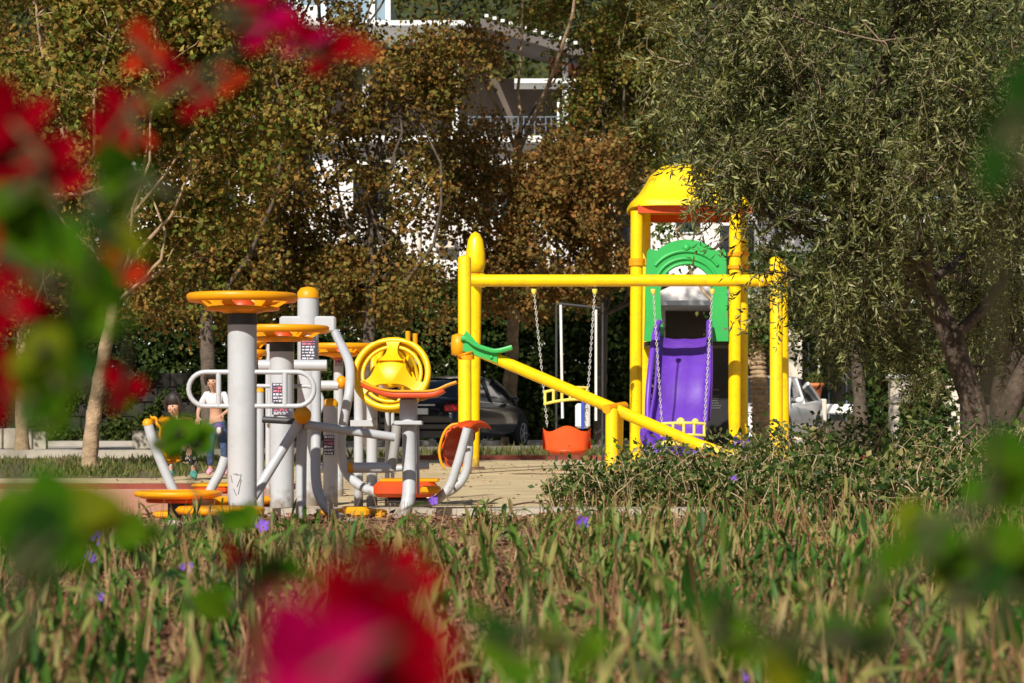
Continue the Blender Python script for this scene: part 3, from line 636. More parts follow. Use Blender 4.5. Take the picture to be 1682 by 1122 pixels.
# --- swings beyond (second set): pale chains and a blue and white seat
r = thing('far_swing', 'second swing beyond, pale sleeved chains and blue and white seat', 'swing', P(955, 710, 33))
for (xt, xb, yt, yb) in ((921, 924, 500, 628), (979, 979, 508, 632)):
    MB().tube([P(xt, yt, 33), P(xb, yb + 60, 33)], .019, 8).build('chain', M['whitep'], r)
mb = MB(); mb.box(P(957, 684, 33.1), (.20, .16, .34), ch=.03); mb.build('seat', M['whitep'], r)
mb = MB(); mb.box(P(957, 680, 32.99), (.045, .05, .42)); mb.build('stripe', mat('blue_plastic', (.03, .07, .42), .4), r)
mb = MB(); mb.tube([P(917, 498, 33), P(986, 505, 33)], .018, 10); mb.build('hanger_bar', M['dk'], r)
for x in (914, 990):
    MB().tube([(X_(x, 33), 33.1, 0), P(x, 497, 33.1)], .016, 10).build('post', M['dk'], r)
# ================================================================ EXERCISE MACHINES
G = M['grey']; Yp = M['yel2']; RX = Matrix.Rotation(rad(90), 3, 'X')
GRP = 'outdoor exercise machines beside the playground'
def sticker(parent, x0, x1, y0, y1, d, style=0):
    a = P(x0, y0, d); b = P(x1, y1, d); w_ = b.x - a.x; h_ = a.z - b.z; c = (a + b) / 2
    o = MB().box(c, (w_, .006, h_)).build('label_plate', M['sticker'], parent); rr = random.Random(int(x0))
    mw = MB(); mr = MB(); nl = max(5, int(h_ / .018))
    for i in range(nl):
        z = a.z - h_ * (i + .5) / nl; tgt = mr if (.15 < i / nl < .42) else mw
        x = a.x + w_ * .1
        while x < b.x - w_ * .15:
            q = w_ * rr.uniform(.08, .3); q = min(q, b.x - w_ * .08 - x); tgt.box((x + q / 2, c.y - .005, z), (q, .003, h_ / nl * rr.uniform(.3, .75))); x += q + w_ * .06
    mw.build('lettering', M['stk_w'], o); mr.build('lettering', M['stk_r'], o)
def polepart(parent, x, d, ytop, hw, mt=None, name='pole', zb=.0, cap=None):
    r_ = hw * d / F; mb = MB(); mb.tube([(X_(x, d), d, zb), P(x, ytop, d)], r_, 28); o = mb.build(name, mt or G, parent)
    if cap: mb = MB(); p = P(x, ytop, d); mb.lathe([(r_ * 1.06, -.0), (r_ * 1.06, .012), (r_ * 1.0, r_ * .55), (r_ * .7, r_ * .95), (0, r_ * 1.1)], p, 24); mb.build('cap', cap, parent)
    return o
def handwheel(parent, x, y, d, R, tilt=0):
    c = P(x, y, d); mb = MB(); K = 48; Rm = Matrix.Rotation(tilt, 3, 'X')
    mb.lathe([(R * .86, -.010), (R * .90, -.024), (R * .97, -.022), (R, -.004), (R, .012), (R * .96, .020), (R * .88, .016), (R * .86, -.010)], c, K, Rm)
    mb.lathe([(R * .58, -.058), (R * .66, -.064), (R * .68, -.05), (R * .60, -.044), (R * .58, -.058)], c, K, Rm)
    mb.lathe([(R * .18, -.086), (R * .60, -.056), (R * .60, -.050), (R * .18, -.080), (R * .18, -.086)], c, K, Rm)
    for k in range(6):
        a = 2 * math.pi * k / 6 + .26; u = Vector((math.cos(a), math.sin(a), 0)); v = Vector((-math.sin(a), math.cos(a), 0)); w_ = .022
        A = [u * R * .92 + v * w_, u * R * .62 + v * w_ + Vector((0, 0, -.05)), u * R * .2 + v * w_ + Vector((0, 0, -.075))]
        B_ = [p - v * 2 * w_ for p in A]; A2 = [p + Vector((0, 0, .018)) for p in A]; B2 = [p + Vector((0, 0, .018)) for p in B_]
        tr = lambda Lq: [c + Rm @ p for p in Lq]
        mb.strip(tr(A), tr(B_)); mb.strip(tr(A2), tr(B2)); mb.strip(tr(A), tr(A2)); mb.strip(tr(B_), tr(B2))
    o = mb.build('hand_wheel', Yp, parent)
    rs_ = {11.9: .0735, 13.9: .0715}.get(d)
    if rs_: MB().tube([c - Vector((0, 0, .135)), c - Vector((0, 0, .06))], rs_, 28).build('shadow_sleeve', M['dk'], parent)  # dark sleeve added to deepen the wheel's shadow on the pole top
    MB().lathe([(.055, -.095), (.062, -.08), (.062, -.03), (.03, .0), (0, .003)], c, 24, Rm).build('hub', M['red'], o)  # hub coloured red for the shade under the wheel
    return o
# M1 three-station waist twister, nearest
def stool(parent, x, y, d, R, zc):
    c = P(x, y, d); o = MB().lathe([(0, -.022), (R * .8, -.022), (R * .98, -.010), (R, .004), (R * .97, .014), (R * .8, .016), (R * .78, .010), (0, .010)], c, 36).build('standing_disc', Yp, parent)
    MB().lathe([(R * .70, -.042), (R * .74, -.03), (R * .70, -.024)], c, 32).build('disc_ring', M['red'], o)
    rr = .052; MB().tube([(c.x, c.y, .05), (c.x, c.y, c.z - .022)], rr, 20).build('bearing_post', M['dk'], parent)
    MB().lathe([(.095, 0), (.095, .035), (.06, .05), (.058, .075)], (c.x, c.y, .0), 20).build('base_flange', G, parent)
def stadium(parent, x0, x1, y0, y1, d, r_, name='grab_rail'):
    hh = (y1 - y0) / 2; pts = []
    for i in range(13): a = math.pi / 2 + math.pi * i / 12; pts.append(P(x0 + hh + hh * math.cos(a), (y0 + y1) / 2 - hh * math.sin(a), d))
    for i in range(13): a = -math.pi / 2 + math.pi * i / 12; pts.append(P(x1 - hh + hh * math.cos(a), (y0 + y1) / 2 - hh * math.sin(a), d))
    return MB().tube(pts, r_, 10, closed=True).build(name, G, parent)
d = 11.9
r = thing('waist_twister', 'nearest waist twister, thick grey pole with yellow hand wheel and standing discs around its foot', 'exercise machine', (X_(398, d), d, 0), GRP)
pole = polepart(r, 398, d, 512, 24)
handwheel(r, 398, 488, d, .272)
stadium(r, 310, 516, 612, 668, d - .02, .0125)
for x in (359, 468): MB().tube([P(x, 612, d - .02), P(x, 668, d - .02)], .013, 10).build('rail_brace', G, r)
stool(r, 293, 812, d - .1, .215, 0); stool(r, 342, 823, d + .3, .20, 0); 
mb = MB(); mb.lathe([(0, -.02), (.2, -.02), (.215, 0), (.2, .015), (0, .012)], P(362, 838, d - .35), 32); mb.build('standing_disc', Yp, r)
MB().tube([(X_(362, d - .35), d - .35, 0), P(362, 842, d - .35)], .05, 18).build('bearing_post', M['dk'], r)
MB().lathe([(.13, .0), (.13, .02), (.09, .03)], (X_(398, d), d, 0), 24).build('base_flange', G, r)
# scratched marks on the pole
mb = MB(); rp_ = 24 * d / F + .0012
def onpole(x, y, xc=398.0): 
    dx = (x - xc) * d / F; dy = math.sqrt(max(rp_ ** 2 - dx * dx, 0)); p = P(x, y, d); return Vector((p.x, d - dy, p.z))
for st in ([(386, 779), (393, 779)], [(391, 781), (399, 780), (397, 788), (392, 800)], [(381, 781), (384, 793)], [(399, 788), (394, 812)], [(386, 803), (391, 814)]):
    mb.tube([onpole(*q) for q in st], .0016, 5)
mb.build('scratched_mark', M['dk'], pole)
# M2 second twister
d = 13.9
r = thing('waist_twister', 'second waist twister, grey pole with yellow wheel just right of the nearest one', 'exercise machine', (X_(463, d), d, 0), GRP)
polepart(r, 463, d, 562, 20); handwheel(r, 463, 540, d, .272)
stadium(r, 392, 530, 655 - 20, 690, d + .1, .0125)
stool(r, 580, 842, d - .5, .19, 0); stool(r, 408, 822, d + .1, .19, 0)
sticker(r, 447, 468, 630, 662, d - .076); sticker(r, 447, 475, 669, 682, d - .076)
# M3 seated push machine with cross arm
d = 15.6
r = thing('chest_press', 'grey chest press machine with yellow domed cap, cross arm and hanging bent handles', 'exercise machine', (X_(506, d), d, 0), GRP)
polepart(r, 506, d, 489, 17.5, cap=Yp)
mb = MB(); bx(mb, 460, 552, 519, 545, d - .05, d + .05, d, ch=.012); mb.build('cross_arm', G, r)
mb = MB(); mb.tube([P(425, 601, d - .5), P(537, 601, d - .5)], 9.2 * (d - .5) / F, 20); mb.build('cross_tube', G, r)
sticker(r, 494, 519, 549, 592, d - .075)
dd = 14.7
mb = MB(); mb.tube(catmull([P(551, 546, d), P(562, 570, 15.2), P(574, 600, 14.9), P(574, 640, dd), P(565, 690, dd), P(560, 735, dd), P(568, 775, dd), P(594, 800, dd - .1), P(628, 812, dd - .2), P(668, 819, dd - .3)], 6), .029, 16); mb.build('swing_arm', G, r)
mb = MB(); mb.tube(catmull([P(460, 546, d), P(452, 580, 15.2), P(447, 640, 14.9), P(446, 700, dd)], 6), .029, 16); mb.build('swing_arm', G, r)
for (pts, q) in (([(650, 826), (700, 828), (733, 808), (750, 768), (768, 704)], dd - .4), ([(700, 822), (742, 806), (763, 782), (770, 745), (770, 704)], dd)):
    MB().tube(catmull([P(x, y, q) for x, y in pts], 6), .027, 16).build('seat_tube', G, r)
# seat back shell (curved, ribbed)
def shell(parent, pts, d, wdt, th, mt, name, ribs=7, wv=(0, 1, 0)):
    wv = Vector(wv)
    A = catmull([P(x, y, d) for x, y in pts], 5); mb = MB(); n = len(A); vs = []; fs = []; Kc = 8
    for i in range(n):
        t = (A[min(i + 1, n - 1)] - A[max(i - 1, 0)]).normalized(); nm = Vector((-t.z, 0, t.x)); w_ = wdt * (.75 + .25 * math.sin(math.pi * i / (n - 1)))
        rib = .006 * math.cos(i / (n - 1) * ribs * 2 * math.pi)
        for s in range(Kc + 1): q = s / Kc * 2 - 1; vs.append(A[i] + wv * (q * w_ / 2) + nm * (.03 * q * q + rib))
        for s in range(Kc, -1, -1): q = s / Kc * 2 - 1; vs.append(A[i] + wv * (q * w_ / 2) + nm * (.03 * q * q - th + rib))
    m_ = 2 * (Kc + 1)
    fs = [(i * m_ + j, i * m_ + (j + 1) % m_, (i + 1) * m_ + (j + 1) % m_, (i + 1) * m_ + j) for i in range(n - 1) for j in range(m_)]
    mb.add(vs, fs, True); mb.add(vs[:m_], [tuple(range(m_ - 1, -1, -1))]); mb.add(vs[-m_:], [tuple(range(m_))]); return mb.build(name, mt, parent)
shell(r, [(790, 697), (776, 696), (762, 698), (752, 710), (745, 735), (745, 755), (748, 768)], dd - .05, .30, .014, M['red'], 'backrest', 7, (.55, .83, 0))
mb = MB(); mb.tube(catmull([P(752, 697, dd - .22), P(740, 700, dd - .22), P(729, 713, dd - .22), P(722, 738, dd - .22), P(724, 758, dd - .22), P(730, 770, dd - .22)], 5), .008, 8); mb.build('backrest_trim', Yp, r)
def pad(parent, x0, x1, y0, y1, d0, d1, mt, name, M2=None):
    z0, z1 = Z_(y1, d0), Z_(y0, d0); a, b = X_(x0, d0), X_(x1, d0)
    mb = MB(); mb.box(((a + b) / 2, (d0 + d1) / 2, (z0 + z1) / 2), (b - a, d1 - d0, z1 - z0), ch=min(.022, (z1 - z0) * .3)); o = mb.build(name, mt, parent)
    return o
pad(r, 613, 716, 793, 818, 14.1, 14.4, M['red'], 'seat'); pad(r, 624, 720, 788, 793, 14.12, 14.42, Yp, 'seat_top')
pad(r, 632, 700, 818, 828, 14.15, 14.35, M['dk'], 'seat_plate')
# M4 orange ball joint bench: near, in front
d = 12.7
r = thing('ab_board', 'grey tube frame with orange ball joint and diagonal leg in front of the poles', 'exercise machine', (X_(497, d), d, 0), GRP)
MB().sphere(P(497, 683, d - .06), .0465, 24).build('ball_joint', Yp, r)
MB().tube([P(493, 692, d), P(425, 803, d - .1), P(408, 830, d - .15)], .0265, 18).build('leg', G, r)
MB().tube(catmull([P(488, 700, d + .05), P(496, 706, d + .05), P(495, 760, d + .05), P(494, 880, d + .05)], 4), .0285, 18).build('leg', G, r)
MB().tube(catmull([P(519, 610, d + .3), P(519, 700, d + .3), P(519, 785, d + .25), P(528, 822, d + .2), P(548, 846, d + .15), P(585, 862, d + .1)], 6), .0275, 18).build('upright', G, r)
mb = MB(); bx(mb, 550, 577, 866, 884, d, d + .12, ch=.006); mb.build('foot_block', G, r)
MB().tube([P(500, 698, d), P(648, 719, d + .1)], .0235, 16).build('cross_bar', G, r)
MB().tube([P(432, 690, d + .25), P(500, 694, d + .2)], .018, 12).build('cross_bar', M['dk'], r)
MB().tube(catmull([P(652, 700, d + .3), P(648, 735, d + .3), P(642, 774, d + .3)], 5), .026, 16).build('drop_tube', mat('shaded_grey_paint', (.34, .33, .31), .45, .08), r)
MB().tube([P(644, 769, d + .3), P(574, 769, d + .3)], .0285, 16).build('foot_roller', G, r)
MB().lathe([(0, -.012), (.027, -.010), (.0305, 0), (.0305, .02)], P(574, 769, d + .3), 20, Matrix.Rotation(rad(90), 3, 'Y')).build('roller_cap', Yp, r)
# M5 tai chi wheels
d = 15.2
r = thing('tai_chi_wheels', 'big yellow spoked wheels facing forward on grey uprights', 'exercise machine', (X_(610, d), d, 0), GRP)
def bigwheel(parent, c, R, T, name):
    mb = MB(); K = 48
    for (rr, z, q) in ((R, 0, .020), (R * .80, .015, .012), (R * .98, .05, .018)):
        mb.tube([c + T @ Vector((rr * math.cos(a), rr * math.sin(a), z)) for a in [2 * math.pi * i / K for i in range(K)]], q, 10, closed=True)
    mb.lathe([(R * .965, -.018), (R * 1.02, -.0), (R * 1.02, .04), (R * .965, .05), (R * .965, -.018)], c, K, T)
    for k in range(3):
        a = math.pi / 2 + k * 2 * math.pi / 3; u = Vector((math.cos(a), math.sin(a), 0)); v = Vector((-math.sin(a), math.cos(a), 0))
        A = []; Bv = []
        for i in range(9):
            t = i / 8; wd_ = R * (.13 + .10 * abs(2 * t - 1) ** 2 + .12 * (1 - t) ** 3); p = u * R * (.25 + .74 * t) + Vector((0, 0, -.06 * (1 - t) ** 2 - .012)); A.append(c + T @ (p + v * wd_)); Bv.append(c + T @ (p - v * wd_))
        off = T @ Vector((0, 0, .02)); mb.strip(A, Bv); mb.strip([p + off for p in A], [p + off for p in Bv]); mb.strip(A, [p + off for p in A]); mb.strip(Bv, [p + off for p in Bv])
    o = mb.build(name, M['yelw'], parent)
    mb = MB(); mb.sphere(c + T @ Vector((0, 0, -.02)), R * .46, 24, (1, 1, .42), T); mb.build('hub', M['yelw'], o); return o
M['yelw'] = mat('wheel_yellow_plastic', (.93, .56, .002), .4, .05, 6, .04, 60, trans=.12)
T = Matrix.Rotation(rad(-12), 3, 'Z') @ Matrix.Rotation(rad(-62), 3, 'X') @ Matrix.Rotation(math.pi, 3, 'X')
T = Matrix.Rotation(rad(-10), 3, 'Z') @ Matrix.Rotation(rad(-68), 3, 'X')
T = Matrix(((1, 0, 0), (0, 1, 0), (0, 0, 1)))
nz_ = Vector((.10, 1, -.38)).normalized(); ux = Vector((1, -.10, 0)).normalized(); uy = nz_.cross(ux); T = Matrix((ux, uy if uy.z > 0 else -uy, nz_)).transposed()
bigwheel(r, P(643, 614, d - .25), .228, T, 'wheel')
nz2 = Vector((-1, .55, -.25)).normalized(); u2 = nz2.cross(Vector((0, 0, 1))).normalized(); T2 = Matrix((u2, nz2.cross(u2), nz2)).transposed()
bigwheel(r, P(655, 618, d + .15), .22, T2, 'wheel')
MB().tube([P(643, 622, d - .2), P(628, 640, d)], .03, 12).build('axle', G, r)
for (x, yt, hw) in ((589, 634, 7.5), (611, 640, 9), (636, 660, 4), (645, 668, 3)):
    polepart(r, x, d + .1, yt, hw, name='upright')
mb = MB(); bx(mb, 575, 618, 691, 701, d + .02, d + .1, d); mb.build('cross_plate', G, r)
mb = MB(); mb.tube([P(520, 634, d + .2), P(556, 634, d + .2)], .032, 14); mb.build('handle_tube', G, r)
MB().sphere(P(561, 629, d + .2), .036, 16, (1, 1, 1.2)).build('handle_knob', Yp, r)
# M6 curved seat on pole
d = 13.1
r = thing('leg_press_seat', 'curved yellow and red seat plate on a short flanged grey pole', 'exercise machine', (X_(671, d), d, 0), GRP)
seat(r, [(596, 626), (612, 634), (640, 641), (672, 642), (712, 641), (735, 632), (750, 627)], d - .05, .30, .012, Yp)
seat(r, [(598, 628), (614, 636), (640, 645), (672, 646), (710, 645), (727, 637)], d - .05, .292, .030, M['red'], 'seat_underside')
MB().tube([P(671, 658, d), P(671, 646, d)], .045, 18).build('bearing', M['dk'], r)
mb = MB(); mb.tube([P(671, 692, d), P(671, 657, d)], .049, 24); mb.build('upper_tube', G, r)
mb = MB(); bx(mb, 648, 694, 692, 699, d - .08, d + .08, d, ch=.004); mb.build('flange', G, r)
MB().tube(catmull([P(672, 699, d), P(672, 760, d), P(672, 810, d - .03), P(666, 838, d - .05), P(652, 862, d - .05), P(640, 880, d - .05)], 5), .0375, 22).build('pole', G, r)
MB().tube([P(686, 700, d + .05), P(687, 812, d + .1)], .0085, 8).build('tie_rod', G, r)
for x in (650, 692): MB().tube([P(x, 656, d - .02), P(x + (12 if x > 670 else -12), 652, d - .1)], .012, 10).build('bolt', Yp, r)
mb = MB(); mb.tube([P(632, 772, d + .4), P(705, 766, d + .4)], .018, 12); mb.build('foot_bar', G, r)
pad(r, 556, 606, 834, 852, 12.9, 13.1, Yp, 'foot_plate'); pad(r, 616, 632, 838, 860, 13.0, 13.1, Yp, 'foot_plate'); pad(r, 690, 722, 801, 812, 13.5, 13.8, Yp, 'foot_plate')
# M7 dome cap posts
for (x, yt, hw, q, lb) in ((543, 668, 12, 14.6, 'grey post with yellow dome cap and dark label plate in the middle of the machines'), (427, 645, 7, 13.4, 'thin grey post with orange cap directly right of the nearest thick pole')):
    r = thing('capped_post', lb, 'post', (X_(x, q), q, 0)); polepart(r, x, q, yt, hw, cap=Yp)
    if x > 500:
        sticker(r, 531, 549, 716, 748, q - .05)
        MB().tube([P(524, 770, q), P(552, 768, q)], .03, 14).build('side_tube', G, r)
# M8 left seat with backrest
d = 13.0
r = thing('seated_pedal', 'leftmost machine, slanting grey tube with yellow tip and orange ribbed backrest', 'exercise machine', (X_(300, d), d, 0), GRP)
MB().tube(catmull([P(243, 696, d), P(252, 728, d), P(267, 765, d), P(284, 805, d), P(300, 840, d)], 4), .0265, 16).build('frame_tube', G, r)
MB().lathe([(.028, -.012), (.029, .008), (.018, .022), (0, .026)], P(243, 696, d), 18).build('tip_cap', Yp, r)
MB().tube(catmull([P(370, 752, d), P(362, 776, d), P(346, 806, d), P(330, 850, d)], 4), .0265, 16).build('frame_tube', G, r)
shell(r, [(256, 692), (262, 694), (268, 706), (272, 730), (276, 752), (282, 762)], d + .12, .22, .012, Yp, 'backrest', 5, (.26, .95, 0))
pad(r, 316, 374, 801, 812, d + .15, d + .5, M['red'], 'seat'); pad(r, 314, 376, 796, 801, d + .15, d + .5, Yp, 'seat_top')
pad(r, 250, 285, 842, 852, d - .2, d + .1, Yp, 'foot_plate'); pad(r, 322, 350, 838, 852, d - .1, d + .1, Yp, 'foot_plate')
# M9 far twister and M10 double grips
d = 17.6
r = thing('waist_twister', 'farthest waist twister, low yellow wheel showing between the white tubes', 'exercise machine', (X_(556, d), d, 0), GRP)
handwheel(r, 560, 570, d, .27); polepart(r, 556, d, 586, 8)
sticker(r, 551, 562, 590, 602, d - .04)
r = thing('waist_twister', 'small yellow wheel and grey post glimpsed between the two thick poles', 'exercise machine', (X_(428, 18), 18, 0), GRP)
handwheel(r, 410, 562, 18, .13); handwheel(r, 410, 580, 18, .13); polepart(r, 441, 18, 566, 5)
d = 16.6
r = thing('double_grip', 'pair of upright yellow grips on grey posts above the big wheel', 'exercise machine', (X_(676, d), d, 0), GRP)
for x, yt in ((670, 543), (682, 547)):
    MB().tube([P(x, yt + 40, d), P(x, yt, d)], .017, 12).build('grip', Yp, r); MB().tube([(X_(x, d), d, 0), P(x, yt + 40, d)], .013, 12).build('post', G, r)
# extra rear posts seen between machines
for x, q, yt, lb in ((601, 16.4, 700, 'left'), (574, 16.2, 640, 'right')):
    pass
# ================================================================ CARS
def car(label, name, corner, theta, paint, Ln=4.5, W=1.76, H=1.43, front=False, mirror=1):
    """rear right corner at 'corner' (x,y); the car points away along theta to the right of +Y. front=True: nose at this end"""
    u = Vector((math.sin(theta), math.cos(theta), 0)); s = Vector((-math.cos(theta), math.sin(theta), 0))   # s points left
    base = Vector((corner[0], corner[1], 0)) + s * W / 2
    root = thing(name, label, 'car', base + u * Ln / 2)
    def Q(l, a, z): return base + u * (l * Ln if not front else l * Ln) + s * a + Vector((0, 0, z))
    # side profile (l: 0 rear .. 1 nose)
    st = [0, .012, .05, .12, .2, .3, .42, .55, .66, .72, .8, .9, .96, .99, 1]
    top = [.62, .86, .98, 1.0, .98, .96, .95, .94, .93, .90, .86, .80, .70, .60, .45]
    wid = [.84, .92, .96, .98, 1, 1, 1, 1, 1, 1, .99, .95, .88, .80, .70]
    if front: st = [1 - x for x in st][::-1]; top = top[::-1]; wid = wid[::-1]
    if front: pass
    vs = []; rows = 9
    for l, zt, w_ in zip(st, top, wid):
        h = W / 2 * w_; zb = .24; sec = [(0, zb), (h * .9, zb), (h * .97, .34), (h, .52), (h * .985, .70), (h * .96, zt - .04 if zt > .75 else zt * .95), (h * .90, zt), (h * .45, zt + .025), (0, zt + .03)]
        full = [(-a, z) for a, z in sec[::-1]][:-1] + sec
        vs += [Q(l, a, z) for a, z in full]
    m_ = 17; fs = [(i * m_ + j, i * m_ + j + 1, (i + 1) * m_ + j + 1, (i + 1) * m_ + j) for i in range(len(st) - 1) for j in range(m_ - 1)]
    mb = MB(); mb.add(vs, fs, True); mb.add(vs[:m_], [tuple(range(m_))]); mb.add(vs[-m_:], [tuple(range(m_ - 1, -1, -1))])
    mb.build('body', paint, root)
    # cabin
    cs = [(.07, .97), (.14, 1.18), (.22, 1.36), (.32, H - .02), (.46, H), (.56, H - .05), (.66, 1.20), (.75, .92)]
    if front: cs = [(1 - l, z) for l, z in cs][::-1]
    vs = []
    for l, z in cs:
        k = (z - .92) / (H - .92); hb = W / 2 * .93; ht = W / 2 * (.93 - .21 * k)
        vs += [Q(l, hb, .90), Q(l, ht, z - .02), Q(l, ht * .86, z), Q(l, 0, z + .015), Q(l, -ht * .86, z), Q(l, -ht, z - .02), Q(l, -hb, .90)]
    fs = [(i * 7 + j, i * 7 + j + 1, i * 7 + 8 + j, i * 7 + 7 + j) for i in range(len(cs) - 1) for j in range(6)]
    mb = MB(); mb.add(vs, fs, True); mb.add(vs[:7], [tuple(range(7))]); mb.add(vs[-7:], [tuple(range(6, -1, -1))]); mb.build('window_glass', M['glass'], root)
    # roof and pillars
    mb = MB(); rs_ = [c_ for c_ in cs if c_[1] > 1.3]
    vs = []
    for l, z in rs_:
        k = (z - .92) / (H - .92); ht = W / 2 * (.93 - .21 * k) + .01
        vs += [Q(l, ht, z - .05), Q(l, ht * .88, z + .012), Q(l, 0, z + .03), Q(l, -ht * .88, z + .012), Q(l, -ht, z - .05)]
    mb.add(vs, [(i * 5 + j, i * 5 + j + 1, i * 5 + 6 + j, i * 5 + 5 + j) for i in range(len(rs_) - 1) for j in range(4)], True)
    for sg in (-1, 1):
        for (i, j) in ((0, 2), (len(cs) - 1, len(cs) - 3)):
            pts = []
            for l, z in (cs[i], cs[(i + j) // 2], cs[j]):
                k = (z - .92) / (H - .92); pts.append(Q(l, sg * (W / 2 * (.93 - .21 * k) + .004), z - .02))
            mb.tube(pts, .042, 6)
        l = .43 if not front else .57; mb.tube([Q(l, sg * W / 2 * .94, .9), Q(l, sg * W / 2 * .73, H - .03)], .03, 6)
    mb.build('roof', paint, root)
    for l in (.19, .81):
        for sg in (-1, 1):
            c = Q(l, sg * (W / 2 - .10), .31); T = Matrix((u, Vector((0, 0, 1)), s * sg)).transposed()
            MB().lathe([(.33 * 1.08, .0), (.37, .095), (.33, .104), (.0, .1)], Q(l, sg * (W / 2 - .10), .33), 24, T).build('wheel_arch', M['tyre'], root)
            o = MB().lathe([(.22, -.1), (.30, -.1), (.315, -.06), (.315, .09), (.29, .118), (.20, .12)], c, 28, T).build('wheel', M['tyre'], root)
            mb = MB(); mb.lathe([(.20, .10), (.205, .122), (.18, .122), (.17, .10)], c, 24, T); mb.lathe([(0, .13), (.05, .13), (.05, .1)], c, 12, T)
            for k in range(5):
                a = k * 2 * math.pi / 5; v = T @ Vector((math.cos(a), math.sin(a), 0)); mb.tube([c + v * .04 + s * sg * .115, c + v * .19 + s * sg * .115], .022, 6)
            mb.build('rim', M['rim'], o)
    # lights, plate, bumper line, mirrors
    e = 0 if not front else 0
    for sg in (-1, 1):
        MB().box(Q(.016, sg * W * .39, .80), (.26, .12, .15), M=Matrix((s, u, Vector((0, 0, 1)))).transposed(), ch=.03).build('tail_light' if not front else 'headlight', M['tail'] if not front else M['glass'], root)
        l = .66 if not front else .36
        MB().sphere(Q(l, sg * (W / 2 + .06), .98), .09, 12, (1, .8, .7)).build('mirror', paint, root)
    Ms = Matrix((s, u, Vector((0, 0, 1)))).transposed()
    MB().box(Q(-.004, 0, .74), (.52, .02, .115), M=Ms).build('number_plate', M['whitep'], root)
    MB().box(Q(-.003, 0, .86), (.8, .03, .03), M=Ms).build('trim_strip', M['rim'], root)
    MB().box(Q(-.006, 0, .45), (W * .84, .09, .16), M=Ms, ch=.04).build('bumper', paint, root)
    return root
car('black saloon car seen from behind, parked beyond the swing frame', 'parked_car', (X_(754, 45.6), 45.6), rad(19.5), M['carblk'])
car('silver white hatchback parked behind the right swing posts', 'parked_car', (X_(1278, 47.6), 47.6), rad(21), M['carwht'], 4.1, 1.74, 1.47, front=True)
# ================================================================ PEOPLE
def skin_obj(name, mt, parent, verts, edges, radii, root=0, sub=2):
    me = bpy.data.meshes.new(name); off = WL[parent.name] if parent else Vector((0, 0, 0))
    me.from_pydata([tuple(Vector(v) - off) for v in verts], edges, []); o = link(name, me, mt, parent)
    o.modifiers.new('skin', 'SKIN')
    for i, q in enumerate(radii):
        sv = me.skin_vertices[0].data[i]; sv.radius = q if isinstance(q, tuple) else (q, q); sv.use_root = (i == root)
    sm = o.modifiers.new('sub', 'SUBSURF'); sm.levels = sub; sm.render_levels = sub
    o.modifiers['skin'].use_smooth_shade = True
    return o
def hand(V, E, R, wi, dirn, side):
    w = V[wi]; dirn = dirn.normalized(); side = side.normalized()
    V.append(w + dirn * .035); R.append(.020); E.append((wi, len(V) - 1)); pi = len(V) - 1
    for k, ln in enumerate((.045, .052, .048, .038)):
        a = len(V); V.append(V[pi] + side * (k - 1.5) * .013 + dirn * .018); R.append(.007); E.append((pi, a)); V.append(V[a] + dirn * ln * .6 - Vector((0, 0, .008))); R.append(.0055); E.append((a, a + 1))
        V.append(V[a + 1] + dirn * ln * .3 - Vector((0, 0, .012))); R.append(.005); E.append((a + 1, a + 2))
    a = len(V); V.append(w + dirn * .02 + side * .028); R.append(.007); E.append((wi, a)); V.append(V[a] + dirn * .025 + side * .01); R.append(.006); E.append((a, a + 1))
